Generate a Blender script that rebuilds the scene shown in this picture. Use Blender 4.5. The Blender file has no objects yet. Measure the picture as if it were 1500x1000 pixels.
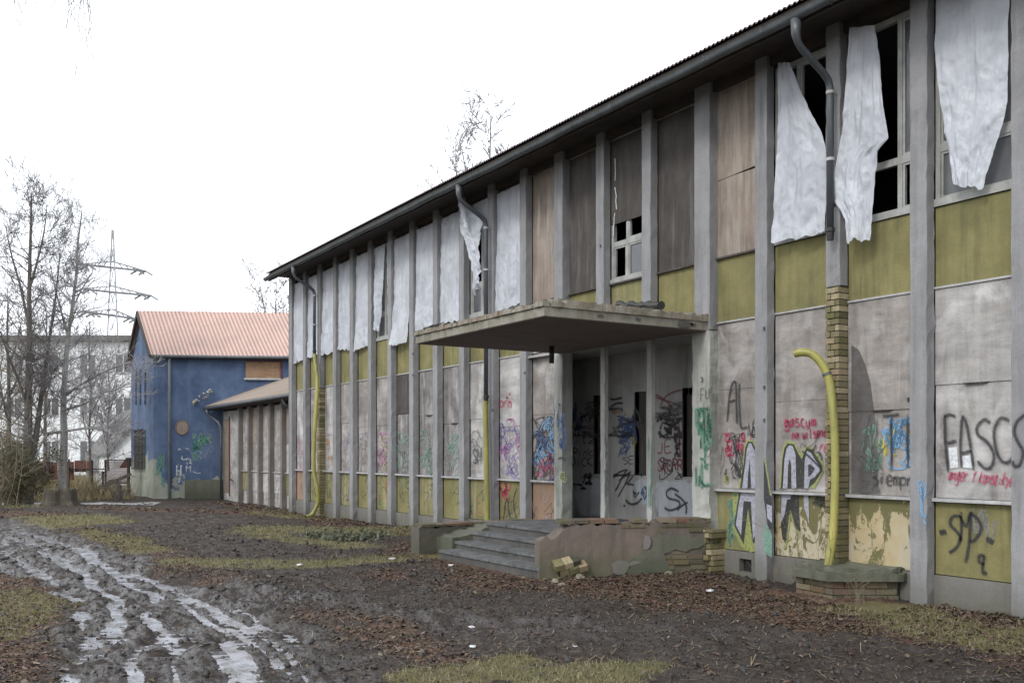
import bpy, math, random
import numpy as np
from mathutils import Vector
random.seed(7); RNG=np.random.default_rng(11)
SC=bpy.context.scene; COL=SC.collection
# ---------------------------------------------------------------- survey
F=1400.;U0=750.;V0=662.;TH=math.atan((U0+122)/F);H=1.65;S_,C_=math.sin(TH),math.cos(TH)
def P(u,v,X):
    "where the sight line of a surveyed point meets the vertical plane x = X (parallel to the facade)"
    t=(u-U0)/F; d=X/(t*C_+S_); return (X,d*C_-t*d*S_,H-(v-V0)*d/F)
def G(u,v,z=0.):
    t=(u-U0)/F; d=F*(H-z)/(v-V0); return (t*d*C_+d*S_,d*C_-t*d*S_,z)
def D(u,v,d):
    t=(u-U0)/F; return (t*d*C_+d*S_,d*C_-t*d*S_,H-(v-V0)*d/F)
# ---------------------------------------------------------------- noise
def _h(ix,iy,s):
    n=(ix.astype(np.int64)*374761393+iy.astype(np.int64)*668265263+s*1442695041)&0xffffffff
    n=((n^(n>>13))*1274126177)&0xffffffff
    return ((n^(n>>16))&0xffff)/65535.
def vn(x,y,s=0):
    x=np.asarray(x,float);y=np.asarray(y,float)
    ix=np.floor(x);iy=np.floor(y);fx=x-ix;fy=y-iy
    fx=fx*fx*(3-2*fx);fy=fy*fy*(3-2*fy)
    a=_h(ix,iy,s);b=_h(ix+1,iy,s);c=_h(ix,iy+1,s);d=_h(ix+1,iy+1,s)
    return (a*(1-fx)+b*fx)*(1-fy)+(c*(1-fx)+d*fx)*fy
def fbm(x,y,o=4,s=0,g=.5):
    r=0;a=1;t=0
    for i in range(o):
        r=r+a*vn(x*2**i+i*17.3,y*2**i-i*9.1,s+i);t+=a;a*=g
    return r/t
# ---------------------------------------------------------------- materials
MATS={}
class N:
    def __init__(s,name):
        m=bpy.data.materials.new(name);m.use_nodes=True;s.m=m;s.t=m.node_tree;s.n=s.t.nodes;s.l=s.t.links
        s.b=s.n['Principled BSDF'];s.geo=s.n.new('ShaderNodeNewGeometry');s.pos=s.geo.outputs['Position'];MATS[name]=m
    def node(s,t,**k):
        n=s.n.new(t)
        for a,b in k.items(): setattr(n,a,b)
        return n
    def put(s,a,b): s.l.new(a,b)
    def mp(s,sc=(1,1,1),rnd=0):
        n=s.n.new('ShaderNodeMapping');s.put(s.pos,n.inputs['Vector']);n.inputs['Scale'].default_value=sc
        if rnd:
            oi=s.n.new('ShaderNodeObjectInfo');mm=s.n.new('ShaderNodeMath');mm.operation='MULTIPLY';mm.inputs[1].default_value=57.
            s.put(oi.outputs['Random'],mm.inputs[0]);s.put(mm.outputs[0],n.inputs['Location'])
        return n.outputs[0]
    def noise(s,scale=1,det=6,rough=.6,vec=None,dist=0):
        n=s.n.new('ShaderNodeTexNoise');n.inputs['Scale'].default_value=scale;n.inputs['Detail'].default_value=det
        n.inputs['Roughness'].default_value=rough;n.inputs['Distortion'].default_value=dist
        s.put(vec if vec is not None else s.pos,n.inputs['Vector']);return n.outputs['Fac']
    def vor(s,scale,vec=None,out='Distance',feat='F1'):
        n=s.n.new('ShaderNodeTexVoronoi');n.feature=feat;n.inputs['Scale'].default_value=scale
        s.put(vec if vec is not None else s.pos,n.inputs['Vector']);return n.outputs[out]
    def ramp(s,f,stops,interp='LINEAR'):
        n=s.n.new('ShaderNodeValToRGB');n.color_ramp.interpolation=interp;e=n.color_ramp.elements
        while len(e)<len(stops): e.new(.5)
        for i,(p,c) in enumerate(stops):
            e[i].position=p;e[i].color=(*(c if isinstance(c,(tuple,list)) else (c,c,c)),1)
        s.put(f,n.inputs[0]);return n.outputs[0]
    def mix(s,f,a,b,bt='MIX'):
        n=s.n.new('ShaderNodeMix');n.data_type='RGBA';n.blend_type=bt
        for i,x in ((0,f),(6,a),(7,b)):
            if hasattr(x,'links') or hasattr(x,'is_linked'): s.put(x,n.inputs[i])
            elif i==0: n.inputs[0].default_value=x
            else: n.inputs[i].default_value=(*x,1)
        return n.outputs[2]
    def math(s,op,a,b=0.,clamp=False):
        n=s.n.new('ShaderNodeMath');n.operation=op;n.use_clamp=clamp
        for i,x in ((0,a),(1,b)):
            if hasattr(x,'is_linked'): s.put(x,n.inputs[i])
            else: n.inputs[i].default_value=x
        return n.outputs[0]
    def attr(s,name): 
        n=s.n.new('ShaderNodeAttribute');n.attribute_name=name;return n.outputs['Fac']
    def sepz(s,ax='Z'):
        n=s.n.new('ShaderNodeSeparateXYZ');s.put(s.pos,n.inputs[0]);return n.outputs[ax]
    def bump(s,h,st=.4,dist=.01):
        n=s.n.new('ShaderNodeBump');n.inputs['Strength'].default_value=st;n.inputs['Distance'].default_value=dist
        s.put(h,n.inputs['Height'])
        if s.b.inputs['Normal'].is_linked: s.put(s.b.inputs['Normal'].links[0].from_socket,n.inputs['Normal'])
        s.put(n.outputs[0],s.b.inputs['Normal'])
    def col(s,c):
        if hasattr(c,'is_linked'): s.put(c,s.b.inputs['Base Color'])
        else: s.b.inputs['Base Color'].default_value=(*c,1)
    def rough(s,r):
        if hasattr(r,'is_linked'): s.put(r,s.b.inputs['Roughness'])
        else: s.b.inputs['Roughness'].default_value=r
def weathered(name,c1,c2,stain=None,scale=2.,streak=.5,rough=.85,bump=.35,fine=60,grain=None,metal=0,rnd=0,splash=None,sa=.45,wash=None):
    n=N(name);v=n.mp((1,1,1),rnd)
    c=n.mix(n.ramp(n.noise(scale,8,.65,v),[(.32,0.),(.68,1.)]),c1,c2)
    if stain:
        st=n.noise(1,7,.65,n.mp((7,7,.55),rnd))
        st2=n.noise(1.3,3,.5,v)
        m=n.math('MULTIPLY',n.ramp(st,[(sa,0.),(sa+.25,1.)]),n.ramp(st2,[(.35,.15),(.65,1.)]))
        c=n.mix(n.math('MULTIPLY',m,streak),c,stain)
    if wash:   # pale washed-out clouds and faded runs
        w1=n.ramp(n.noise(1.9,6,.6,n.mp((1,1,.7),rnd and 1),1.),[(.5,0.),(.62,1.)]);c=n.mix(n.math('MULTIPLY',w1,.7),c,wash)
    if grain:
        g=n.noise(1,6,.7,n.mp(grain,rnd))
        c=n.mix(.75,c,n.ramp(g,[(.32,.5),(.66,1.08)]),'MULTIPLY')
        n.bump(g,.3,.004)
    f=n.noise(fine,3,.7,v);c=n.mix(.5,c,n.ramp(f,[(.3,.62),(.7,1.)]),'MULTIPLY')
    if splash:   # damp green-black splash zone where the wall meets the soil
        z=n.sepz();zz=n.math('ADD',z,n.math('MULTIPLY',n.noise(3,5,.6),.7))
        c=n.mix(n.ramp(zz,[(.3,.75),(.85,0.)]),c,splash)
    n.col(c);n.rough(rough);n.b.inputs['Metallic'].default_value=metal
    if bump: n.bump(n.noise(fine*.5,5,.7,v),bump,.006);n.bump(n.noise(4,3,.5,v),bump*.6,.03)
    return n
weathered('pillar_paint',(.325,.325,.335),(.235,.235,.24),(.12,.12,.12),1.6,.85,splash=(.10,.10,.08))
weathered('white_flaked',(.50,.50,.47),(.36,.37,.34),(.13,.14,.10),3,.8,splash=(.09,.10,.05))
weathered('concrete',(.24,.225,.21),(.17,.16,.15),(.08,.075,.06),1.5,.7,bump=.6,splash=(.09,.09,.065))
weathered('dark_concrete',(.065,.065,.062),(.11,.105,.095),(.03,.03,.028),2.2,.7,bump=.8)
weathered('step_concrete',(.17,.175,.175),(.075,.078,.08),(.05,.05,.05),5,.7,bump=.5)
weathered('board_taupe',(.46,.425,.395),(.25,.225,.205),(.12,.105,.09),1.5,.95,rough=.75,bump=.25,grain=(5,1.6,5),rnd=1,wash=(.50,.48,.47))
weathered('board_pale',(.56,.54,.52),(.34,.325,.31),(.17,.155,.14),1.3,.9,rough=.75,bump=.25,grain=(4,1.2,5),rnd=1,wash=(.62,.61,.60))
weathered('board_tan',(.36,.295,.24),(.22,.17,.135),(.50,.47,.43),1.6,.85,rough=.8,bump=.25,grain=(20,14,1.2),rnd=1)
weathered('board_dark',(.055,.046,.042),(.10,.088,.08),(.24,.22,.20),1.8,.7,rough=.85,bump=.3,grain=(12,9,1.6),rnd=1,sa=.5)
weathered('board_sooty',(.13,.12,.115),(.27,.25,.24),(.46,.45,.44),2.4,.95,rough=.85,bump=.3,grain=(6,4,5),rnd=1,wash=(.44,.43,.42))
weathered('olive_pebble',(.275,.25,.105),(.175,.16,.065),(.085,.085,.045),2.2,.9,rough=.9,bump=.8,fine=110,rnd=1)
weathered('olive_flaked',(.26,.235,.095),(.165,.16,.08),(.42,.39,.26),3.2,.9,rough=.9,bump=.5,fine=90,rnd=1,splash=(.10,.11,.04))
weathered('salmon_panel',(.36,.225,.15),(.28,.19,.13),(.16,.13,.10),2.,.6,rough=.9,bump=.5,fine=90)
weathered('pale_trim',(.50,.50,.50),(.36,.36,.355),(.15,.14,.13),5,.6,rough=.6)
weathered('frame_paint',(.46,.47,.45),(.30,.31,.29),(.12,.10,.08),6,.8,rough=.7)
weathered('soffit_wood',(.055,.045,.038),(.085,.07,.06),(.03,.025,.022),2,.6,rough=.8,bump=.3,grain=(3,3,3))
weathered('zinc',(.16,.175,.185),(.10,.11,.115),(.06,.06,.06),5,.6,rough=.5,metal=.35,bump=.15)
weathered('pipe_grey',(.085,.095,.105),(.06,.066,.073),(.14,.15,.15),5,.5,rough=.38,bump=.08)
weathered('rubber_black',(.02,.02,.022),(.03,.03,.03),None,5,.5,rough=.5,bump=.1)
weathered('pipe_yellow',(.42,.39,.10),(.30,.28,.07),(.12,.12,.05),3,.95,rough=.45,bump=.15,splash=(.20,.21,.08))
weathered('roof_purple',(.13,.09,.095),(.09,.065,.07),(.2,.19,.17),2,.5,rough=.8)
weathered('roof_rose',(.66,.47,.41),(.54,.40,.35),(.42,.38,.34),1.2,.8,rough=.8,bump=.2,rnd=0)
weathered('roof_mossy',(.31,.225,.18),(.24,.21,.175),(.16,.15,.11),1.4,.9,rough=.9)
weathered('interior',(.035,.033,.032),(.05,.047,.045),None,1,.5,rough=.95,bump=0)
weathered('porch_wall',(.46,.45,.43),(.33,.32,.31),(.13,.13,.12),1.6,.8,bump=.4)
weathered('porch_patch',(.56,.58,.61),(.42,.44,.46),(.14,.14,.14),2,.6,bump=.4)
weathered('white_render',(.84,.86,.88),(.76,.78,.80),(.55,.55,.55),.5,.5,rough=.9,bump=0)
weathered('grey_tile',(.20,.195,.19),(.15,.145,.14),(.1,.1,.09),1,.5,rough=.9,bump=0,grain=(.5,.5,9))
weathered('rust',(.19,.075,.055),(.12,.055,.042),(.05,.04,.035),2,.7,rough=.9)
weathered('rust_dark',(.035,.026,.022),(.055,.035,.028),None,4,.5,rough=.85)
weathered('old_wood',(.16,.145,.11),(.10,.09,.065),(.05,.05,.03),3,.7,rough=.95,grain=(8,8,3))
weathered('orange_ply',(.36,.22,.13),(.27,.16,.09),(.42,.33,.24),1.5,.5,rough=.8,grain=(4,4,18))
weathered('bark_dark',(.14,.125,.11),(.09,.08,.07),(.11,.115,.085),5,.6,rough=1,bump=.5)
weathered('twig_dark',(.20,.185,.18),(.14,.125,.12),None,3,.5,rough=1,bump=0)
weathered('twig_grey',(.36,.35,.36),(.27,.26,.265),None,3,.5,rough=1,bump=0)
weathered('twig_tan',(.26,.21,.145),(.19,.16,.11),None,3,.5,rough=1,bump=0)
weathered('tarp_black',(.02,.02,.02),(.04,.038,.035),(.10,.09,.08),6,.5,rough=.6)
weathered('litter_white',(.70,.70,.70),(.55,.55,.54),None,6,.5,rough=.6)
weathered('pylon_steel',(.42,.43,.45),(.36,.37,.39),None,1,.5,rough=.7,bump=0)
weathered('car_white',(.62,.63,.64),(.55,.56,.57),None,1,.5,rough=.3,bump=0)
weathered('glass_dark',(.02,.022,.024),(.03,.03,.032),None,1,.5,rough=.08,bump=0)
def grooved(name,c):  # rib shading painted into the roof colour as darker, grimy valleys
    n_=MATS[name];t=n_.node_tree;b=t.nodes['Principled BSDF'];src=b.inputs['Base Color'].links[0].from_socket
    a=t.nodes.new('ShaderNodeAttribute');a.attribute_name='groove';r=t.nodes.new('ShaderNodeValToRGB');r.color_ramp.elements[0].position=.0;r.color_ramp.elements[0].color=(*c,1);r.color_ramp.elements[1].position=.6;r.color_ramp.elements[1].color=(1,1,1,1)
    m=t.nodes.new('ShaderNodeMix');m.data_type='RGBA';m.blend_type='MULTIPLY';m.inputs[0].default_value=1;t.links.new(a.outputs['Fac'],r.inputs[0]);t.links.new(src,m.inputs[6]);t.links.new(r.outputs[0],m.inputs[7]);t.links.new(m.outputs[2],b.inputs['Base Color'])
grooved('roof_rose',(.60,.50,.46));grooved('roof_mossy',(.6,.56,.5))
def brick_mat(name,cols,rough=.95):
    n=N(name);r=n.geo.outputs['Random Per Island']
    c=n.ramp(r,[(i/(len(cols)-1),c) for i,c in enumerate(cols)],'LINEAR')
    c=n.mix(.7,c,n.ramp(n.noise(35,5,.7),[(.3,.5),(.7,1.05)]),'MULTIPLY')
    c=n.mix(n.math('MULTIPLY',n.ramp(n.noise(3,5,.6),[(.48,0.),(.66,1.)]),.55),c,(.09,.095,.03))
    n.col(c);n.rough(rough);n.bump(n.noise(60,5,.7),.7,.008);return n
brick_mat('brick_yellow',[(.33,.28,.16),(.14,.125,.06),(.44,.37,.24),(.10,.095,.045),(.34,.26,.17),(.19,.17,.075)])
brick_mat('brick_worn',[(.15,.10,.075),(.17,.145,.10),(.085,.07,.05),(.23,.19,.135),(.17,.085,.06)])
brick_mat('leaf_brown',[(.085,.045,.035),(.13,.078,.055),(.055,.035,.028),(.16,.11,.085),(.10,.055,.042),(.24,.19,.155)])
brick_mat('grass_blades',[(.18,.175,.07),(.30,.27,.145),(.13,.14,.05),(.37,.32,.21),(.22,.21,.09)])
brick_mat('dry_grass',[(.34,.27,.15),(.26,.20,.11),(.40,.33,.20)])
brick_mat('evergreen_leaf',[(.07,.075,.04),(.11,.11,.06),(.10,.085,.05)])
# mortar
weathered('mortar',(.07,.068,.045),(.05,.05,.03),(.03,.035,.02),5,.6,rough=1)
# peeling cream over olive
n=N('peeling_paint');v=n.mp((1,1,.7))
m=n.ramp(n.noise(2.6,9,.7,v,.6),[(.47,0.),(.485,1.)])
zz=n.sepz();edge=n.ramp(zz,[(.34,1.),(.9,.9),(1.02,.25),(1.12,0.)])
mm=n.math('GREATER_THAN',n.math('ADD',n.math('MULTIPLY',n.noise(1,9,.74,n.mp((5,5,2.6)),.9),1.25),n.math('MULTIPLY',edge,.16)),.735)
cream=n.mix(n.noise(3,5,.6),(.52,.455,.32),(.36,.325,.24));cream=n.mix(n.math('MULTIPLY',n.ramp(n.noise(1.6,3),[(.5,0.),(.62,1.)]),.6),cream,(.40,.31,.15))
ol=n.mix(n.noise(4,5,.6),(.17,.155,.06),(.11,.105,.05))
c=n.mix(mm,ol,cream);c=n.mix(n.ramp(n.noise(9,6,.7),[(.64,0.),(.66,1.)]),c,(.17,.145,.10));n.col(c);n.rough(.9);n.bump(mm,.6,.004);n.bump(n.noise(70,4,.7),.4,.005)
# plastic sheeting
n=N('plastic_sheet');v=n.mp((3,3,2.2),1)
f0=n.noise(1,4,.55,n.mp((9,9,1.1),1),.6);f1=n.noise(2.4,6,.6,v,1.2);f2=n.vor(5,v);f3=n.noise(14,4,.6,v,.6)
c=n.mix(n.ramp(n.noise(.9,5,.6,v),[(.35,0.),(.7,1.)]),(.76,.79,.85),(.58,.61,.67));n.col(c);n.rough(.3)
n.bump(f0,.6,.06);n.bump(f1,.5,.03);n.bump(f3,.18,.005)
tr=n.node('ShaderNodeBsdfTranslucent');tr.inputs[0].default_value=(.66,.69,.74,1);ms=n.node('ShaderNodeMixShader');ms.inputs[0].default_value=.30
n.put(n.b.outputs[0],ms.inputs[1]);n.put(tr.outputs[0],ms.inputs[2]);tp=n.node('ShaderNodeBsdfTransparent');m2=n.node('ShaderNodeMixShader');n.put(n.ramp(n.noise(.8,4,.6,v),[(.4,.02),(.7,.16)]),m2.inputs[0]);n.put(ms.outputs[0],m2.inputs[1]);n.put(tp.outputs[0],m2.inputs[2]);n.put(m2.outputs[0],n.n['Material Output'].inputs[0])
# dirty glass
n=N('dirty_glass');n.col(n.mix(n.noise(3,5,.6),(.05,.055,.06),(.16,.165,.17)));n.rough(.18)
# blue house render
n=N('blue_render');v=n.pos
c=n.mix(n.ramp(n.noise(.9,7,.65),[(.3,0.),(.7,1.)]),(.038,.066,.135),(.12,.175,.285))
c=n.mix(n.math('MULTIPLY',n.ramp(n.noise(1,6,.65,n.mp((3,3,.5))),[(.5,0.),(.72,1.)]),.35),c,(.20,.25,.36))
z=n.sepz();lo=n.ramp(n.math('ADD',z,n.math('MULTIPLY',n.noise(1.3,6,.65),2.6)),[(.66,1.),(.80,0.)])
gx_=n.ramp(n.math('MULTIPLY',n.sepz('X'),.1),[(.785,1.),(.815,0.)]);z=n.math('SUBTRACT',z,n.math('MULTIPLY',gx_,n.math('MULTIPLY',n.noise(1.1,4,.6,n.mp((1,1,.3))),1.7)));lo=n.ramp(n.math('MULTIPLY',n.math('ADD',z,n.math('MULTIPLY',n.noise(1.3,6,.65),3.)),.3),[(.60,1.),(.63,0.)])
c=n.mix(lo,c,n.mix(n.noise(2.5,5,.6),(.42,.43,.38),(.17,.19,.13)))
c=n.mix(n.math('MULTIPLY',n.ramp(n.noise(7,6,.7),[(.66,0.),(.69,1.)]),.8),c,(.36,.37,.37))
c=n.mix(.4,c,n.ramp(n.noise(25,4,.7),[(.3,.65),(.7,1.)]),'MULTIPLY');n.col(c);n.rough(.9);n.bump(n.noise(25,4,.6),.3,.01)
# pale chipped foot of the gable is the same render; ball of graffiti paints below
def spray(name,c,al=.9,rough=.6):
    n=N(name);n.col(n.mix(n.noise(20,4,.6),c,tuple(min(1,x*1.25+.02) for x in c)));n.rough(rough)
    a=n.attr('edge');k=n.math('MULTIPLY',n.ramp(a,[(.0,0.),(.75,1.)]),n.ramp(n.noise(30,5,.75),[(.3,al*.45),(.55,al)]))
    n.put(k,n.b.inputs['Alpha'])
for nm,c in dict(sp_black=(.02,.02,.024),sp_red=(.42,.03,.10),sp_darkred=(.20,.02,.035),sp_blue=(.05,.11,.27),sp_green=(.05,.22,.13),sp_lime=(.27,.30,.10),
    sp_yellow=(.55,.50,.05),sp_white=(.66,.68,.70),sp_chrome=(.36,.37,.43),sp_pink=(.42,.14,.30),sp_violet=(.19,.14,.36),sp_sky=(.16,.36,.58),sp_orange=(.5,.22,.05),sp_moss=(.20,.24,.10)).items(): spray(nm,c)
spray('sp_faint_green',(.18,.36,.28),.65);spray('sp_faint_grey',(.30,.31,.33),.5);spray('sp_faint_lilac',(.38,.33,.45),.5);spray('sp_faint_dark',(.07,.07,.075),.55)
# soil
weathered('damp_stain',(.11,.105,.10),(.075,.07,.068),None,2,.5)
MATS['damp_stain'].node_tree.nodes['Principled BSDF'].inputs['Alpha'].default_value=.55
n=N('soil');ga,le,we=n.attr('grass'),n.attr('leaf'),n.attr('wet')
mud=n.mix(n.ramp(n.noise(13,8,.75),[(.35,0.),(.65,1.)]),(.016,.012,.010),(.088,.070,.058))
mud=n.mix(n.math('MULTIPLY',n.ramp(n.noise(1.1,5,.6),[(.4,0.),(.65,1.)]),.5),mud,(.085,.075,.068))
lv=n.node('ShaderNodeTexVoronoi');lv.inputs['Scale'].default_value=26;lv.inputs['Randomness'].default_value=1.;n.put(n.pos,lv.inputs['Vector'])
sep=n.node('ShaderNodeSeparateColor');n.put(lv.outputs['Color'],sep.inputs[0])
lf=n.ramp(sep.outputs[0],[(0.,(.055,.035,.027)),(.35,(.11,.065,.045)),(.65,(.15,.10,.07)),(.85,(.085,.055,.042)),(1.,(.23,.18,.14))])
gr=n.mix(n.noise(14,6,.7),(.10,.09,.045),(.20,.18,.09))
nz=n.noise(5,7,.75)
wp_=n.ramp(n.noise(5,7,.7,n.mp((1,.45,1))),[(.46,1.),(.55,0.)]);n.put(n.math('ADD',n.math('MULTIPLY',n.math('MULTIPLY',we,wp_),.5),.08),n.b.inputs['Specular IOR Level'])
def thr(a,lo=.0): return n.ramp(n.math('ADD',a,n.math('MULTIPLY',n.math('SUBTRACT',nz,.5),1.3)),[(.38,0.),(.56,1.)])
spk=n.vor(75);mud=n.mix(n.ramp(n.noise(38,6,.8),[(.56,0.),(.66,1.)]),mud,(.13,.115,.105));mud=n.mix(n.ramp(spk,[(.10,.8),(.2,0.)]),mud,(.012,.010,.010));c=n.mix(thr(le),mud,lf);c=n.mix(n.math('MULTIPLY',thr(ga),.9),c,gr)
c=n.mix(n.math('MULTIPLY',we,.35),c,(.04,.036,.035));n.col(c)
dryr=n.ramp(n.noise(3.2,7,.7),[(.40,.5),(.50,.95)])
wr=n.ramp(n.noise(5,7,.7,n.mp((1,.45,1))),[(.46,.08),(.56,.75)])
r=n.node('ShaderNodeMix');n.put(n.ramp(n.math('SUBTRACT',we,n.math('MULTIPLY',n.math('MAXIMUM',ga,le),.8)),[(.05,0.),(.6,1.)]),r.inputs[0])
n.put(dryr,r.inputs[2]);n.put(wr,r.inputs[3]);n.rough(r.outputs[0])
n.bump(n.noise(45,6,.75),1.,.022);n.bump(n.noise(12,5,.7),.4,.04)
n=N('water');n.col(n.mix(n.ramp(n.noise(1,6,.65,n.mp((5,3,1))),[(.4,0.),(.6,1.)]),(.08,.076,.072),(.30,.31,.345)));n.rough(n.ramp(n.noise(4,4,.6),[(.4,.12),(.6,.30)]));n.b.inputs['IOR'].default_value=1.6;n.bump(n.noise(1,5,.65,n.mp((40,14,1))),.5,.012)  # pale bluish patches painted into the water colour stand in for reflected sky
n=N('pale_path');n.col(n.mix(n.noise(3,6,.6),(.20,.19,.18),(.32,.31,.30)));n.rough(n.ramp(n.noise(1.5,4),[(.4,.25),(.6,.8)]))
# ---------------------------------------------------------------- mesh helpers
ORG={}
class MB:
    def __init__(s): s.v=[];s.f=[];s.e=None;s.sm=False
    def add(s,vs,fs):
        o=len(s.v);s.v+=[tuple(map(float,p)) for p in vs];s.f+=[tuple(i+o for i in f) for f in fs];return s
    def box(s,x0,x1,y0,y1,z0,z1):
        return s.add([(x0,y0,z0),(x1,y0,z0),(x1,y1,z0),(x0,y1,z0),(x0,y0,z1),(x1,y0,z1),(x1,y1,z1),(x0,y1,z1)],
          [(0,3,2,1),(4,5,6,7),(0,1,5,4),(1,2,6,5),(2,3,7,6),(3,0,4,7)])
    def prism(s,poly,z0,z1):
        n=len(poly);z0=z0 if hasattr(z0,'__len__') else [z0]*n;z1=z1 if hasattr(z1,'__len__') else [z1]*n
        return s.add([(p[0],p[1],z0[i]) for i,p in enumerate(poly)]+[(p[0],p[1],z1[i]) for i,p in enumerate(poly)],
          [tuple(range(n))[::-1],tuple(range(n,2*n))]+[(i,(i+1)%n,(i+1)%n+n,i+n) for i in range(n)])
    def hexa(s,a): # 8 points bottom 4 + top 4
        return s.add(a,[(0,3,2,1),(4,5,6,7),(0,1,5,4),(1,2,6,5),(2,3,7,6),(3,0,4,7)])
    def bar(s,a,b,w,t,up=(0,0,1)):
        a=Vector(a);b=Vector(b);d=(b-a).normalized();u=Vector(up)
        if abs(d.dot(u))>.97:u=Vector((0,1,0))
        r=d.cross(u).normalized()*w/2;q=r.cross(d).normalized()*t/2
        return s.hexa([a-r-q,b-r-q,b+r-q,a+r-q,a-r+q,b-r+q,b+r+q,a+r+q])
    def tube(s,pts,rad,n=8,cap=True):
        pts=[Vector(p) for p in pts];rad=rad if hasattr(rad,'__len__') else [rad]*len(pts)
        o=len(s.v);prev=None
        for i,p in enumerate(pts):
            d=(pts[min(i+1,len(pts)-1)]-pts[max(i-1,0)]);d=d.normalized() if d.length>1e-9 else Vector((0,0,1))
            if prev is None: r=d.cross(Vector((0,0,1)) if abs(d.z)<.9 else Vector((1,0,0))).normalized()
            else: r=(prev-d*prev.dot(d));r=r.normalized() if r.length>1e-6 else d.orthogonal().normalized()
            prev=r;q=d.cross(r)
            for k in range(n):
                a=2*math.pi*k/n;w=p+(r*math.cos(a)+q*math.sin(a))*rad[i];s.v.append(tuple(w))
        for i in range(len(pts)-1):
            for k in range(n):
                a=o+i*n+k;b=o+i*n+(k+1)%n;s.f.append((a,b,b+n,a+n))
        if cap: s.f.append(tuple(range(o,o+n))[::-1]);s.f.append(tuple(range(o+(len(pts)-1)*n,o+len(pts)*n)))
        return s
    def rbox(s,x0,x1,y0,y1,z0,z1,j=.004,seg=.12,seed=0):
        "box with chipped, slightly uneven long edges"
        rr=random.Random(seed*13+5);nz=max(2,int((z1-z0)/seg));b=.006
        ring0=[(x0+b,y0),(x1-b,y0),(x1,y0+b),(x1,y1-b),(x1-b,y1),(x0+b,y1),(x0,y1-b),(x0,y0+b)]
        o=len(s.v)
        for i in range(nz+1):
            z=z0+(z1-z0)*i/nz
            for k,(x,y) in enumerate(ring0):
                e=j*(3. if rr.random()<.07 else 1.)
                s.v.append((x+(rr.random()*e if x<x0+b*1.5 else 0),y+(rr.random()-.5)*2*e,z))
        for i in range(nz):
            for k in range(8):
                a=o+i*8+k;c=o+i*8+(k+1)%8;s.f.append((a,c,c+8,a+8))
        s.f.append(tuple(range(o,o+8))[::-1]);s.f.append(tuple(range(o+nz*8,o+nz*8+8)));return s
    def build(s,name,mat,parent=None,origin=(0,0,0),smooth=False,**tags):
        org=Vector(ORG[parent.name]) if parent is not None else Vector(origin)
        me=bpy.data.meshes.new(name);vv=np.array(s.v,dtype=float)-np.array(org)
        me.from_pydata(vv.tolist(),[],s.f)
        if s.e is not None:
            a=me.attributes.new('edge','FLOAT','POINT');a.data.foreach_set('value',s.e)
        if smooth or s.sm: me.polygons.foreach_set('use_smooth',[True]*len(me.polygons))
        me.update();o=bpy.data.objects.new(name,me);COL.objects.link(o)
        me.materials.append(MATS[mat])
        if parent is not None:o.parent=parent
        else:o.location=org
        ORG[o.name]=tuple(org)
        for k,v in tags.items(): o[k]=v
        return o
def thing(name,label,cat,loc,group=None):
    o=bpy.data.objects.new(name,None);COL.objects.link(o);o.location=loc;o['label']=label;o['category']=cat;o.empty_display_size=.3
    if group:o['group']=group
    ORG[o.name]=tuple(loc);return o
def bulk(name,verts,faces,mat,kind=None,parent=None,attrs=None,smooth=False,nv=4,**tags):
    "numpy mesh of equal sized faces"
    me=bpy.data.meshes.new(name);n=len(faces);me.vertices.add(len(verts));me.vertices.foreach_set('co',np.asarray(verts,np.float32).ravel())
    me.loops.add(n*nv);me.loops.foreach_set('vertex_index',np.asarray(faces,np.int32).ravel())
    me.polygons.add(n);me.polygons.foreach_set('loop_start',np.arange(0,n*nv,nv,dtype=np.int32));me.polygons.foreach_set('loop_total',np.full(n,nv,np.int32))
    if smooth:me.polygons.foreach_set('use_smooth',np.ones(n,bool))
    for k,a in (attrs or {}).items():
        x=me.attributes.new(k,'FLOAT','POINT');x.data.foreach_set('value',np.asarray(a,np.float32))
    me.update(calc_edges=True);o=bpy.data.objects.new(name,me);COL.objects.link(o);me.materials.append(MATS[mat])
    if kind:o['kind']=kind
    if parent is not None:o.parent=parent
    ORG[o.name]=(0,0,0)
    for k,v in tags.items():o[k]=v
    return o
weathered('canopy_lip',(.36,.34,.29),(.17,.155,.11),(.20,.10,.06),7,.85,bump=.8,sa=.42)
weathered('canopy_concrete',(.34,.32,.27),(.20,.185,.14),(.09,.085,.05),5,.9,bump=.6)
weathered('cheek_render',(.20,.155,.13),(.115,.095,.082),(.05,.048,.05),1.6,.9,bump=.6,splash=(.08,.085,.04))
weathered('cheek_render_dark',(.10,.09,.075),(.145,.13,.105),(.045,.045,.03),2,.8,bump=.8,splash=(.06,.06,.04))
weathered('mossy_cement',(.115,.12,.085),(.155,.15,.12),(.05,.055,.03),2.5,.8,bump=.9,splash=(.05,.06,.035))
weathered('canopy_soffit',(.19,.145,.13),(.13,.105,.095),None,1.5,.5,bump=.2)
weathered('pipe_pale',(.34,.37,.40),(.26,.29,.32),(.15,.15,.15),5,.5,rough=.5)
weathered('rib_paint',(.15,.125,.11),(.20,.19,.185),(.09,.08,.07),1.5,.6)
weathered('door_wood',(.24,.17,.13),(.30,.26,.22),(.12,.13,.09),3,.7,grain=(10,10,2))
weathered('roof_ridge',(.28,.12,.11),(.22,.10,.10),None,3,.5)
weathered('slit_dark',(.03,.045,.085),(.02,.03,.06),None,2,.5,bump=0)
weathered('foam',(.55,.50,.40),(.40,.37,.30),(.25,.23,.18),5,.6,bump=.6)
weathered('window_dull',(.13,.135,.14),(.08,.085,.09),(.2,.2,.2),.6,.6,rough=.25,bump=0)
weathered('pylon_dark',(.28,.285,.30),(.24,.245,.26),None,1,.5,rough=.7,bump=0)
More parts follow.
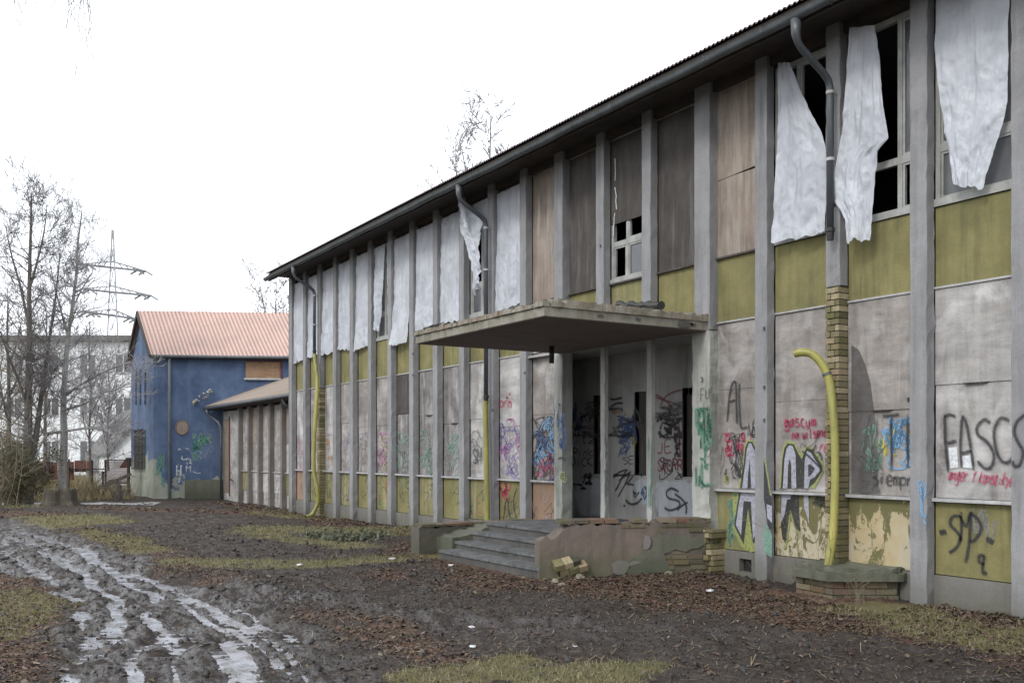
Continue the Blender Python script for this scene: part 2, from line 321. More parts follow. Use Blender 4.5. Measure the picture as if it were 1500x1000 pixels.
weathered('birch_bark',(.40,.385,.36),(.24,.23,.21),(.08,.075,.07),5,.8,rough=.95,bump=.3,sa=.42)
weathered('stump_wood',(.12,.10,.075),(.06,.052,.04),(.05,.055,.03),5,.8,rough=.95,bump=.8,grain=(14,14,2))
weathered('stone_rubble',(.30,.27,.20),(.20,.18,.13),(.10,.10,.06),6,.6,bump=.7)
weathered('soil_clod',(.022,.019,.018),(.045,.038,.034),None,20,.5,rough=.55,bump=.8)
weathered('plant_leaf',(.15,.16,.11),(.09,.10,.06),None,10,.5,bump=0)
# ================================================================ main building
XF,XP=9.04,9.20            # pillar faces, panel faces
Y0,DY,PW=5.33,1.117,.20
def YK(k): return Y0+DY*k
def bay(k): return YK(k),YK(k+1)-PW     # clear opening between pillars k and k+1
YA,YB=YK(-7),YK(19)
def gz(y): return -.12*min(1,max(0,(y-18)/8))
B=thing('factory_building','long two storey derelict concrete frame building with boarded windows and olive panels','building',(XF+4,(YA+YB)/2,0))
pil={}
for k in range(-6,20):
    y=YK(k);m=MB();zb=-.25
    if k==2: zb=3.58
    if k==17: zb=3.35
    if k in(4,7): continue
    if k in(5,6):
        m.rbox(XF,XP-.02,y-PW,y,3.5,6.62,seed=k);pil[k]=m.build('pillar','pillar_paint',B)
        q=MB().rbox(XF+.05,XP-.03,y-PW+.04,y-.05,.4,3.29,seed=k+50,j=.006);q.build('porch_post','white_flaked',B);continue
    m.rbox(XF,XP-.02 if k not in(2,) else XP-.02,y-PW,y,zb,6.62,seed=k,j=.007 if k<3 else .004);pil[k]=m.build('pillar','pillar_paint',B)
for k,wd in((4,.30),(7,.22)):
    y=YK(k);m=MB().rbox(XF,XP+.02,y-wd if k==4 else y-PW,y if k==4 else y+.04,3.3,6.62,seed=k);pil[k]=m.build('pillar','pillar_paint',B)
    q=MB().rbox(XF-.01,XP+.05,y-wd if k==4 else y-PW,y+.03,.0,3.29,seed=k+50,j=.01);q.build('porch_pillar','white_flaked',B,label='white flaking pillar with a mossy foot beside the porch')
# brick core laid bare where the render fell off
def brickwork(m,x0,x1,y0,y1,z0,z1,lx=.25,h=.073,j=.006,seed=1,skip=.0,cap=None):
    rr=random.Random(seed);z=z0;i=0
    while z<z1-.01:
        zt=min(z+h-.012,z1);ys=[y0];off=(lx/2 if i%2 else lx)*.999
        y=y0+off
        while y<y1-.03: ys.append(y);y+=lx
        ys.append(y1)
        for a,b in zip(ys,ys[1:]):
            if rr.random()<skip: continue
            dx=rr.uniform(-j,j);m.box(x0+dx,x1,a+.006,b-.006+rr.uniform(-.003,.003),z+rr.uniform(-.002,.002),zt)
        z+=h;i+=1
    return m
for k,zt,zb in((2,3.62,.36),(17,3.4,-.1)):
    y=YK(k);o=MB().box(XF+.02,XP+.02,y-PW+.012,y-.012,zb,zt+.0);o=o.build('brick_core','mortar',B,label='brick pier laid bare where the render has fallen off')
    brickwork(MB(),XF-.005,XP+.01,y-PW+.002,y+.004,zb,zt-.06 if k==2 else zt,lx=.125,seed=k,j=.009).build('brick_courses','brick_yellow',o)
# masonry behind everything
m=MB()
ylo,yhi=YA-PW,YB
e0,e1=YK(4),YK(7)-PW      # porch opening
m.box(XP+.06,XP+.26,ylo,e0-.02,-.3,.36).box(XP+.06,XP+.26,e1+.02,yhi,-.3,.36)
m.box(XP+.06,XP+.26,ylo,e0-.02,.36,4.25).box(XP+.06,XP+.26,e1+1.2,yhi,.36,4.25).box(XP+.06,XP+.08,e1+.04,e1+1.2,.36,4.25).box(XP+.06,XP+.26,e0-.02,e1+.02,3.3,4.25)
m.box(XP+.02,XP+.26,ylo,yhi,6.52,6.7)
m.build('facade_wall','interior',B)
MB().box(XF+.02,19.,YB-.02,YB+.12,-.35,6.75).build('end_wall','concrete',B)
MB().box(XF+.02,19.,ylo-.12,ylo,-.35,6.75).build('end_wall','concrete',B)
MB().box(18.9,19.1,ylo,YB,-.3,6.75).build('back_wall','concrete',B)
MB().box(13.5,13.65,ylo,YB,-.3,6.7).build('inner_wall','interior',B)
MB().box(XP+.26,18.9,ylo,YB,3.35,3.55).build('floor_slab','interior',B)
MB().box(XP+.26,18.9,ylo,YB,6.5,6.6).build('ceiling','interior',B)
# plinth
for k in range(-7,19):
    if k in(4,5,6):continue
    a,b=bay(k);zp=.35 if k<10 else .30
    if k==3:   # cellar vent
        va,vb=P(1104,0,XP)[1],P(1086,0,XP)[1];m=MB().box(XP-.04,XP+.06,a,va,-.3,zp).box(XP-.04,XP+.06,vb,b,-.3,zp).box(XP-.04,XP+.06,va,vb,.26,zp).box(XP-.04,XP+.06,va,vb,-.3,.09)
        p=m.build('plinth','concrete',B);MB().box(XP+.045,XP+.055,va-.01,vb+.01,.08,.27).build('vent_recess','rubber_black',p)  # black panel painted in for the darkness inside the vent hole
    else: MB().rbox(XP-.04,XP+.06,a,b,-.3,zp,seed=k,j=.004).build('plinth','concrete',B)
panels={}
for k in range(-7,19):
    a,b=bay(k);rr=random.Random(k*7+1)
    if k in(4,5,6):
        MB().box(XP,XP+.05,a,b,3.55,4.27).build('spandrel_panel','olive_flaked' if k==5 else 'olive_pebble',B);continue
    zp=.35 if k<10 else .30
    lm={0:'olive_pebble',1:'peeling_paint',2:'peeling_paint',3:'olive_flaked',7:'salmon_panel',18:'salmon_panel',16:'olive_flaked'}.get(k,'olive_flaked' if k%2 else 'olive_pebble')
    panels['l',k]=MB().box(XP-.005,XP+.05,a+.004,b-.004,zp+.01,1.12).build('lower_panel',lm,B)
    s=MB().rbox(XP-.075,XP+.05,a-.002,b+.002,1.13,1.165,seed=k,j=.003);s.build('sill_strip','pale_trim',B)
    wm={0:'board_pale',1:'board_taupe',2:'board_taupe',3:'board_taupe',7:'board_taupe',8:'board_pale',9:'board_pale',10:'board_sooty',11:'board_sooty',12:'board_sooty',16:'board_pale',18:'board_pale'}.get(k,'board_taupe')
    zs=rr.uniform(2.1,2.5)
    if k==2:zs=2.28
    if k==1:zs=2.12
    if k==0:zs=2.36
    if k==8:wm='board_pale'
    if k==12:zs=2.5
    w=MB();dxx=rr.uniform(.002,.012)
    w.box(XP+.0,XP+.05,a+.003,b-.003,1.17,zs-.002).box(XP-dxx,XP+.05,a+.003,b-.003,zs+.002,3.375)
    panels['m',k]=w.build('wall_board',wm,B)
    if k==12: MB().box(XP-.018,XP-.013,a+.003,b-.003,zs,3.37).build('cover_board','board_dark',B)
    if k in(0,1,10,11): # warped board edge sticking out
        MB().add([(XP-.004,a+.25*DY,zs+.012),(XP-.004,a+.55*DY,zs+.014),(XP-.03,a+.50*DY,zs-.012),(XP-.03,a+.33*DY,zs-.012)],[(0,1,2,3),(0,3,2,1)]).build('board_splinter','board_dark',B)
    MB().rbox(XP-.03,XP+.05,a,b,3.378,3.40,seed=k,j=.002).build('spandrel_trim','pale_trim',B)
    MB().box(XP-.005,XP+.05,a+.004,b-.004,3.402,4.24).build('spandrel_panel','olive_pebble',B)
for (k,v) in ((3,481),(3,567),(3,615),(12,518),(12,549),(8,546),(9,600),(2,300),(6,360)):
    q=P({3:1120,12:605,8:769,9:722,2:1222,6:880}[k],v,XF);MB().box(XF-.018,XF-.001,q[1]-.012,q[1]+.012,q[2]-.02,q[2]+.02).build('metal_clip','zinc',pil[k] if k!=2 else B)
# upper bays
ZS,ZT=4.27,6.48
def window(k,broken,lab=None,lower_rows=1,ratio=.5):
    a,b=bay(k);x0,x1=XP+.0,XP+.06
    m=MB();m.box(x0-.03,x1,a,b,ZS-.02,ZS+.06).box(x0,x1,a,b,ZT-.07,ZT).box(x0,x1,a,a+.055,ZS+.06,ZT-.07).box(x0,x1,b-.055,b,ZS+.06,ZT-.07)
    w=m.build('window_frame','frame_paint',B)
    if lab:w['label']=lab
    zt=4.86;ym=a+(b-a)*ratio
    m=MB().box(x0+.003,x1-.005,a+.055,b-.055,zt-.035,zt+.045).box(x0+.006,x1-.01,ym-.03,ym+.03,zt+.045,ZT-.07).box(x0+.006,x1-.01,ym-.03,ym+.03,ZS+.06,zt-.035)
    m.build('glazing_bar','frame_paint',w)
    for (p,q,r,s,t) in ((a+.055,ym-.03,zt+.045,ZT-.07,0),(ym+.03,b-.055,zt+.045,ZT-.07,1),(a+.055,ym-.03,ZS+.06,zt-.035,2),(ym+.03,b-.055,ZS+.06,zt-.035,3)):
        # sash
        g=.028;m=MB().box(x0+.012,x1-.012,p+.003,p+g,r,s).box(x0+.012,x1-.012,q-g,q-.003,r,s).box(x0+.012,x1-.012,p+g,q-g,r,r+g).box(x0+.012,x1-.012,p+g,q-g,s-g,s)
        if t in broken: 
            if broken[t]==2: # shards left in the frame
                rr=random.Random(k*9+t);sh=MB();n=7
                for i in range(n):
                    yy=p+g+(q-p-2*g)*i/n;ww=(q-p-2*g)/n
                    hh=rr.uniform(.02,.22);sh.add([(x0+.03,yy,s-g),(x0+.03,yy+ww,s-g),(x0+.03,yy+ww*rr.random(),s-g-hh)],[(0,1,2)])
                m.build('sash','frame_paint',w);sh.build('glass_shard','litter_white',w)
            elif broken[t]==1: m.build('sash','frame_paint',w)
            continue
        m.build('sash','frame_paint',w);MB().box(x0+.028,x0+.032,p+g,q-g,r+g,s-g).build('pane','dirty_glass',w)
    return w
window(0,{1:1})
window(1,{1:0,3:0,2:1},ratio=.26)
window(2,{0:1,1:0,2:1},ratio=.6)
window(5,{0:2,1:0,3:1},'window with splintered panes showing below its dark board',ratio=.58)
window(8,{},ratio=.5);window(9,{1:1},ratio=.5);window(13,{0:1},ratio=.5)
for k in range(-7,0): window(k,{})
def upper_board(k,mat,z0,z1,split=None,x=XP-.01,tilt=0,lab=None):
    a,b=bay(k);m=MB()
    if split:
        m.box(x,x+.02,a+.004,b-.004,z0,split-.004).hexa([(x-.008,a+.004,split+.03),(x+.02,a+.004,split+.03),(x+.02,b-.004,split-.02+tilt),(x-.008,b-.004,split-.02+tilt),(x-.008,a+.004,z1),(x+.02,a+.004,z1),(x+.02,b-.004,z1),(x-.008,b-.004,z1)])
    else: m.hexa([(x,a+.004,z0+tilt),(x+.02,a+.004,z0+tilt),(x+.02,b-.004,z0),(x,b-.004,z0),(x,a+.004,z1),(x+.02,a+.004,z1),(x+.02,b-.004,z1),(x,b-.004,z1)])
    o=m.build('window_board',mat,B)
    if lab:o['label']=lab
    MB().box(XP-.05,XP+.05,a,b,ZS-.03,ZS-.005).build('sill_ledge','board_dark',o);MB().box(XP-.018,XP+.02,a,b,z1,z1+.035).build('head_batten','board_taupe',o)
    return o
upper_board(3,'board_tan',ZS,ZT,5.32,lab='tan plywood window board in two pieces')
upper_board(4,'board_dark',ZS,ZT);upper_board(6,'board_dark',ZS,ZT)
upper_board(5,'board_dark',5.18,ZT,lab='dark board covering only the upper half of the window')
upper_board(7,'board_tan',ZS,ZT,lab='pale brown plywood window board')
# torn white streaks on the dark board
m=MB();a,b=bay(5);rr=random.Random(3)
for z in(6.2,5.75,5.35):
    y=b-.10;m=MB()
    for i in range(5):
        y2=y+rr.uniform(-.02,.02);m.add([(XP-.016,y-.012,z),(XP-.016,y+.012,z),(XP-.016,y2+.008,z-.07),(XP-.016,y2-.01,z-.07)],[(0,1,2,3)]);y=y2;z-=.07
    m.build('torn_paper','litter_white',B)
for k in range(8,19):
    a,b=bay(k)
    if k not in(8,9,13): MB().box(XP+.01,XP+.05,a,b,ZS,ZT).build('window_board','board_sooty',B)
# broken piece of spandrel + plastic scrap at bay 5
# eaves
ye0,ye1=YA-.5,YB+.0
XG=8.36
MB().box(XG+.10,XP+.02,ye0,ye1,6.62,6.66).build('soffit','soffit_wood',B)
MB().box(XG+.07,XG+.10,ye0,ye1,6.47,6.68).build('fascia_board','soffit_wood',B)
MB().box(XP-.10,XP+.02,ye0,ye1,6.50,6.615).build('wall_plate','soffit_wood',B)
# corrugated roof (real corrugations)
per=.076;ny=int((ye1+.1-ye0)/per*6);ys=np.linspace(ye0,ye1+.08,ny);zz=.012*np.cos(ys/per*2*math.pi)
def roofx(x): return 6.70+(x-XG)*math.tan(math.radians(13))
rows=[XG+.02,14.1];vv=[];
for x in rows:
    for th in(0,):
        vv+= [(x,y,roofx(x)+z) for y,z in zip(ys,zz)]
vv+=[(XG+.02,y,roofx(XG+.02)+z-.012) for y,z in zip(ys,zz)]
vv+=[(19.6,y,roofx(14.1)-(19.6-14.1)*.23+z) for y,z in zip(ys,zz)]
ny=len(ys);ff=[(i,i+1,ny+i+1,ny+i) for i in range(ny-1)]+[(2*ny+i,2*ny+i+1,i+1,i) for i in range(ny-1)]+[(ny+i,ny+i+1,3*ny+i+1,3*ny+i) for i in range(ny-1)]
vv=np.array(vv)-np.array(ORG[B.name]);bulk('roof',vv,ff,'roof_purple',parent=B)
# gutter: half round
m=MB();R=.065;n=8;cx,cz=XG,6.54
prof=[(cx+R*math.cos(a),cz+R*math.sin(a)) for a in [math.pi+math.pi*i/n for i in range(n+1)]]
prof=[(cx-R-.008,cz+.012),(cx-R,cz+.0)]+prof[1:]+[(cx+R,cz+.05)]
yy=np.linspace(ye0,ye1+.05,70);o=len(m.v)
for i,y in enumerate(yy):
    w=.006*math.sin(i*1.7)+.004*math.sin(i*.6)
    for x,z in prof:m.v.append((x,y,z+w))
L=len(prof)
for i in range(len(yy)-1):
    for j in range(L-1):m.f.append((i*L+j,i*L+j+1,(i+1)*L+j+1,(i+1)*L+j))
m.f.append(tuple((len(yy)-1)*L+j for j in range(L)))
gt=m.build('gutter','zinc',B,smooth=True)
m=MB()
for i in range(36):
    y=ye0+.4+i*.95
    if y<ye1: m.box(cx-R-.006,cx+R+.01,y,y+.025,cz+.012,cz+.018).add([(cx-(R+.004)*math.cos(a)*1.0,y+dy,cz-(R+.004)*math.sin(a)) for dy in(0,.025) for a in [math.pi*j/6 for j in range(7)]],[(j,j+1,j+8,j+7) for j in range(6)])
m.build('gutter_bracket','zinc',gt)
# swan neck downpipes
def downpipe(y,zb,lab,top=6.49,joint=True,xw=8.93):
    r=.042;pts=[(XG,y,top),(XG,y,top-.16),(XG+.03,y,top-.24),(XG+.09,y,top-.30),(xw-.12,y,top-.50),(xw-.03,y,top-.57),(xw,y,top-.66),(xw,y,top-.8),(xw,y,zb+.1)]
    rad=[r*1.5,r*1.25]+[r]*7
    d=MB().tube(pts,rad,12).build('downpipe','pipe_grey',B,smooth=True,label=lab)
    m=MB()
    for z in (top-.72,5.0):
        if z>zb: m.tube([(xw,y,z),(xw,y,z+.035)],r+.006,12).bar((xw,y,z+.02),(XF+.01,y,z+.02),.012,.012)
    m.build('pipe_clamp','pale_trim',d)
    MB().tube([(xw,y,zb+.14),(xw,y,zb+.1),(xw,y,zb+.09),(xw,y,zb)],[r+.012,r+.012,r+.004,r-.004],12).build('pipe_socket','rubber_black',d)
    return d
ydp=[YK(17)-.10,P(712,300,8.93)[1],P(1216,300,8.93)[1]]
z1=P(463,520,8.93)[2];z2=P(711,590,8.93)[2];z3=P(1216,352,8.93)[2]
downpipe(ydp[0],z1,'downpipe nearest the far corner of the building')
downpipe(ydp[1],z2,'downpipe running behind the canopy')
downpipe(ydp[2],z3,'downpipe cut off short above the bare brick pier')
# ---- canopy
m=MB();ca,cb=P(797,463,6.4)[1],13.03
m.prism([(6.4,ca),(XF+.02,ca),(XF+.02,cb),(6.4,cb)],[3.29]*4,[3.40,3.42,3.42,3.40])
MB().box(6.44,XF+.02,ca+.03,cb-.04,3.283,3.2895).build('canopy_underside','canopy_soffit',m0_) if False else None
# ragged lip
CN=MB();rr=random.Random(5)
def lip(m,p,q,n,z0,z1,dep):
    for i in range(n):
        a=i/n;b=(i+1)/n;x0,y0=p[0]+(q[0]-p[0])*a,p[1]+(q[1]-p[1])*a;x1,y1=p[0]+(q[0]-p[0])*b,p[1]+(q[1]-p[1])*b
        e=rr.uniform(0,.022);t=rr.uniform(-.016,.010)-(.03 if rr.random()<.12 else 0);nx,nyv=dep
        m.hexa([(x0-nx*e,y0-nyv*e,z0),(x1-nx*e,y1-nyv*e,z0),(x1+nx*.09,y1+nyv*.09,z0),(x0+nx*.09,y0+nyv*.09,z0),(x0-nx*e,y0-nyv*e,z1+t),(x1-nx*e,y1-nyv*e,z1+t),(x1+nx*.09,y1+nyv*.09,z1+.01),(x0+nx*.09,y0+nyv*.09,z1+.01)])
c_=m.build('canopy','canopy_concrete',B,label='flat concrete canopy with a crumbling edge over the porch')
lip(CN,(6.385,ca-.01),(6.385,cb),44,3.405,3.465,(1,0));lip(CN,(6.50,ca-.012),(XF+.02,ca-.012),34,3.405,3.50,(0,1))
CN.build('canopy_lip','canopy_lip',c_);MB().box(6.41,XF+.0,ca+.008,cb-.01,3.280,3.287).build('canopy_underside','canopy_soffit',c_)
m=MB().box(6.52,XF+.02,ca+.1,cb-.05,3.422,3.455);m.build('roofing_felt','tarp_black',c_)
rr=random.Random(15)
for u0,s0_ in((935,.05),(1004,.13),(1016,.06),(880,.05)):
    p=P(0,0,1);t0=(u0-U0)/F;yy=ca-.014;xx=yy*(t0*C_+S_)/(C_-t0*S_)
    Q=[(xx+s0_*rr.uniform(.6,1.2)*math.cos(a*.6),3.35+s0_*.5*rr.uniform(.5,1.2)*math.sin(a*.6)) for a in range(10)]
    MB().add([(x_,yy,max(3.292,min(3.40,z_))) for x_,z_ in Q],[tuple(range(10))]).build('spalled_patch','dark_concrete',c_)
# stub spout under the canopy
q=P(808,526,8.3);MB().tube([(q[0],q[1],3.29),(q[0],q[1],3.02)],.04,10).build('drain_stub','rubber_black',c_,smooth=True)
# ---- porch
XR=10.05
m=MB();wy0,wy1=9.3,14.2
ops=[]
for (ua,ub) in((871,890),(931,945),(1001,1022)):
    ops.append((P(ub,0,XR)[1],P(ua,0,XR)[1]))
ops=sorted(ops);y=wy0;zb,zt=1.27,2.64
wl=MB()
for a,b in ops: wl.box(XR,XR+.12,y,a,.3,3.3);wl.box(XR,XR+.12,a,b,.3,zb);wl.box(XR,XR+.12,a,b,zt,3.3);y=b
wl.box(XR,XR+.12,y,wy1,.3,3.3)
pw=wl.build('porch_wall','porch_wall',B)
for a,b in ops: MB().box(XR-.01,XR+.1,a-.02,a,zb,zt).box(XR-.01,XR+.1,b,b+.02,zb,zt).build('opening_trim','board_dark',pw)
for i,(a,b) in enumerate(ops): MB().box(XR+.07,XR+.09,a,b,zb,zt if i else zt-.1).build('opening_board','board_dark',pw)
MB().box(XP+.26,XR,14.1,14.2,.3,3.3).build('porch_side_wall','porch_wall',B);MB().box(XP+.06,XR,YK(4)-.32,YK(4)-.2,.3,3.3).build('porch_side_wall','porch_wall',B)
MB().box(XF+.05,XR+.1,YK(4)-.2,14.15,3.293,3.33).build('porch_ceiling','porch_wall',B)
# pale replastered patches low on the porch wall (irregular)
def blotch(pts,x,mat,name,par,jit=.03,seed=1):
    rr=random.Random(seed);P2=[]
    for i,(u,v) in enumerate(pts):
        a=P(u,v,x);b=P(*pts[(i+1)%len(pts)],x)
        for t in range(5):
            f=t/5;P2.append((x,a[1]+(b[1]-a[1])*f+rr.uniform(-jit,jit),a[2]+(b[2]-a[2])*f+rr.uniform(-jit,jit)))
    return MB().add(P2,[tuple(range(len(P2)))]).build(name,mat,par)
blotch([(962,706),(985,703),(1016,706),(1016,757),(965,757),(960,730)],XR-.004,'porch_patch','plaster_patch',pw)
blotch([(848,706),(872,700),(888,702),(888,756),(850,752),(842,725)],XR-.004,'porch_patch','plaster_patch',pw,seed=3)
blotch([(930,702),(948,700),(948,740),(936,735)],XR-.004,'porch_patch','plaster_patch',pw,seed=4)
# ================================================================ entrance steps, low walls
def rough_wall(a,b,th,z0,zt,mat,parent=None,name='wall',seed=1,n=30,cr=.06,lean=0,**tags):
    "wall from a to b (near face), thickness th to the far side, crumbled top"
    rr=random.Random(seed);ax,ay=a;bx,by=b;L=math.hypot(bx-ax,by-ay);nx,ny=-(by-ay)/L*th,(bx-ax)/L*th
    nr=10;m=MB()
    for s in range(2):
        for i in range(n+1):
            t=i/n;top=zt(t)
            for j in range(nr+1):
                z=z0+(top-z0)*j/nr;e=(rr.random()-.5)*.004
                jz=rr.uniform(-cr,cr*.3) if j==nr else 0
                m.v.append((ax+(bx-ax)*t+nx*s+e*nx/th,ay+(by-ay)*t+ny*s+e*ny/th,z+jz))
    A=lambda s,i,j:s*(n+1)*(nr+1)+i*(nr+1)+j
    for i in range(n):
        for j in range(nr):
            m.f.append((A(0,i,j),A(0,i+1,j),A(0,i+1,j+1),A(0,i,j+1)));m.f.append((A(1,i,j),A(1,i,j+1),A(1,i+1,j+1),A(1,i+1,j)))
        m.f.append((A(0,i,nr),A(0,i+1,nr),A(1,i+1,nr),A(1,i,nr)))
    for j in range(nr):
        m.f.append((A(0,0,j),A(0,0,j+1),A(1,0,j+1),A(1,0,j)));m.f.append((A(0,n,j),A(1,n,j),A(1,n,j+1),A(0,n,j+1)))
    return m.build(name,mat,parent,**tags)
ST=thing('entrance_steps','worn concrete entrance steps between crumbling brick cheek walls','steps',(7.8,12,0))
sx=[6.85,7.15,7.45,7.75];sz=[.145,.26,.395,.53];ye=13.25
for i in range(4):
    x1=sx[i+1] if i<3 else 9.3
    y0=10.3-(.3 if i==3 else 0)
    yl=ye+(.0 if i else -.1)
    s=MB().rbox if False else None
    m=MB().box(sx[i]+.03,x1+.06 if i<3 else 10.1,10.32-.1*i,yl,-.1,sz[i]-.045);st=m.build('step','dark_concrete',ST)
    m=MB();nn=26;rr=random.Random(i)
    xe=x1+.06 if i<3 else 10.1
    for q in range(nn):
        a=10.32-.1*i+(yl-10.32+.1*i)*q/nn;b=10.32-.1*i+(yl-10.32+.1*i)*(q+1)/nn;e=rr.uniform(0,.012)
        m.box(sx[i]+e,xe,a,b,sz[i]-.043,sz[i]+rr.uniform(-.002,.002))
    m.build('tread','step_concrete',st)
# landing infill beyond
MB().prism([(7.8,10.32),(9.3,9.5),(10.1,9.5),(10.1,10.4)],-.1,.52).build('landing','step_concrete',ST)
# right hand cheek wall
wr=rough_wall((6.85,10.33),(9.03,9.46),.30,-.15,lambda t:.53+.02*math.sin(t*30)+(.20*min(1,max(0,(t-.07)/.08))),'cheek_render',ST,'cheek_wall',seed=4,label='long crumbling cheek wall with brown render and a brick top')
m=MB();L=math.hypot(9.03-6.85,.87);ux,uy=(9.03-6.85)/L,-.87/L
def wp(s,d,z): return (6.85+ux*s-uy*d*1,10.33+uy*s+ux*d*1,z)   # s along, d inward
rr=random.Random(8)
def lay(m,s0,s1,z,h,d0,d1,l=.22,off=0,drop=.1):
    s=s0-off
    while s<s1:
        a=max(s,s0);b=min(s+l-.012,s1)
        if b-a>.04 and rr.random()>drop:
            j=rr.uniform(-.014,.018);jz=rr.uniform(-.022,.006)
            m.hexa([wp(a,d0-j,z),wp(b,d0-j,z),wp(b,d1,z),wp(a,d1,z),wp(a,d0-j,z+h+jz),wp(b,d0-j,z+h+jz*.5),wp(b,d1,z+h),wp(a,d1,z+h)])
        s+=l
lay(m,.28,L,.715,.055,-.006,.28,drop=.22,l=.2)
lay(m,1.1,L,.655,.055,-.010,.2,off=.1,drop=.35)
lay(m,1.6,L,.59,.055,-.010,.2,off=.0,drop=.45)
for i,z in enumerate((.09,.16,.23,.30)): lay(m,1.62+.05*i,L,z,.058,-.014,.2,off=.07*i,drop=.12)
m.build('brick_course','brick_worn',wr)
# rendered cap at the near end and skins of cement left on the bricks
m=MB()
def skin(m,pts,d=-.02):
    Q=[tuple(p) for p in pts]
    for lv_,am in((0,.05),(1,.03),(2,.016)):
        R2=[]
        for i,p in enumerate(Q):
            q2=Q[(i+1)%len(Q)];L2=math.hypot(q2[0]-p[0],q2[1]-p[1]);R2+=[p,((p[0]+q2[0])/2+rr.uniform(-am,am)*min(1,L2*4),(p[1]+q2[1])/2+rr.uniform(-am,am)*min(1,L2*4))]
        Q=R2
    q=[wp(s,d,z) for s,z in Q];m.add(q,[tuple(range(len(q)))])
skin(m,[(1.2,-.02),(1.16,.1),(1.22,.22),(1.3,.3),(1.5,.36),(1.52,.52),(1.6,.58),(1.9,.55),(2.2,.56),(L,.55),(L,.38),(2.15,.37),(1.85,.36),(1.68,.30),(1.75,.18),(1.8,.05),(1.85,-.05)])
m.build('cement_skin','mossy_cement',wr)
m=MB();skin(m,[(1.40,.36),(1.47,.38),(1.48,.55),(1.43,.56)],-.026);skin(m,[(.96,.02),(.95,.2),(1.05,.23),(1.3,.22),(1.4,.17),(1.2,.15),(1.15,.03)],-.026);m.build('pale_scab','concrete',wr)
# left hand cheek wall
wl_=rough_wall((6.8,13.72),(9.03,13.72),.30,-.15,lambda t:.47+.02*math.sin(t*40),'cheek_render_dark',ST,'cheek_wall',seed=9,cr=.05)
rough_wall((7.12,13.2),(9.03,13.2),.52,-.15,lambda t:.30+.19*min(1,t*2.2),'mossy_cement',ST,'cheek_rubble',seed=10,cr=.05)
m=MB();rr=random.Random(12)
for i in range(9):
    x=6.85+i*.24;m.box(x,x+.225,13.715-rr.uniform(.0,.02),14.0,.455,.495+rr.uniform(-.015,.01))
m.build('brick_course','brick_worn',wl_)
# broken brick pier foot beside the near pillar
m=MB();y4=YK(4)-.30;brickwork(m,8.93,9.2,y4-.17,y4-.02,.0,.62,lx=.11,seed=20,j=.03,skip=.12).build('brick_stub','brick_yellow',ST)
# ledge under the cut yellow pipe
LG=thing('brick_ledge','low mossy concrete ledge on worn brick courses at the foot of the bare brick pier','ledge',(8.8,7.1,0))
p1=G(1153,838,.27);p2=G(1214,851,.25);p3=G(1324,851,.25);pA=(XP+.02,p3[1]+.02);pB=(XP+.02,p1[1]+.1)
poly=[p1[:2],p2[:2],p3[:2],pA,pB]
def inset(poly,d):
    cx=9.1;cy=sum(p[1] for p in poly)/len(poly);return [(p[0]+(cx-p[0])*d,p[1]+(cy-p[1])*d) for p in poly]
def rim(poly,n=10,j=.012,seed=1):
    rr=random.Random(seed);o=[]
    for i,p in enumerate(poly):
        q=poly[(i+1)%len(poly)]
        for t in range(n):o.append((p[0]+(q[0]-p[0])*t/n+rr.uniform(-j,j),p[1]+(q[1]-p[1])*t/n+rr.uniform(-j,j)))
    return o
m=MB();r1=rim(poly);nn=len(r1);rr=random.Random(2)
m.prism(r1,.245,[.335+rr.uniform(-.01,.012) for _ in range(nn)]);lg=m.build('slab','mossy_cement',LG)
MB().prism(rim(inset(poly,.12),8,.02,4),[.335]*40,[.375+rr.uniform(-.02,.03) for _ in range(40)]).build('slab_top','mossy_cement',LG)
q=inset(poly,.13);MB().prism(inset(poly,.16),-.2,.245).build('core','mortar',LG)
m=MB()
for (a,b) in((q[0],q[1]),(q[1],q[2])):
    Lx=math.hypot(b[0]-a[0],b[1]-a[1]);tx,ty=(b[0]-a[0])/Lx,(b[1]-a[1])/Lx;nx,ny=-ty,tx
    for r in range(4):
        z=-.05+r*.073;s=-(.11 if r%2 else 0)
        while s<Lx:
            a0=max(0,s);b0=min(s+.225,Lx)
            if b0-a0>.03 and rr.random()>.12:
                j=rr.uniform(-.012,.012);pt=lambda ss,d,zz:(a[0]+tx*ss+nx*d,a[1]+ty*ss+ny*d,zz)
                m.hexa([pt(a0,j,z),pt(b0,j,z),pt(b0,.1,z),pt(a0,.1,z),pt(a0,j,z+.062),pt(b0,j,z+.06),pt(b0,.1,z+.06),pt(a0,.1,z+.062)])
            s+=.236
m.build('brick_courses','brick_worn',LG)
# ================================================================ yellow drain hoses
def hose(name,label,pts,r=.052,grp='yellow drain pipes along the facade'):
    # catmull smoothing
    pts=[Vector(p) for p in pts];o=[]
    for i in range(len(pts)-1):
        p0=pts[max(0,i-1)];p1=pts[i];p2=pts[i+1];p3=pts[min(len(pts)-1,i+2)]
        for k in range(8):
            t=k/8;o.append(.5*((2*p1)+(p2-p0)*t+(2*p0-5*p1+4*p2-p3)*t*t+(3*p1-p0-3*p2+p3)*t**3))
    o.append(pts[-1]);org=o[-1]
    t=thing(name,label,'drain pipe',tuple(org),grp)
    MB().tube(o,r,14,cap=False).build('hose','pipe_yellow',t,smooth=True)
    MB().tube([o[0],o[0]+(o[1]-o[0])*.3],r*.9,14).build('hose_end','rubber_black',t)
    return t,o
x=8.93
t,o=hose('yellow_pipe','bent yellow plastic pipe curling out beside the bare brick pier at the right',[P(1164,518,8.72),P(1175,516,8.76),P(1190,519,8.82),P(1205,535,8.88),P(1215,560,8.92),P(1220,600,8.92),P(1223,650,8.92),P(1223,720,8.9),P(1220,780,8.86),P(1213,829,8.80)],.047)
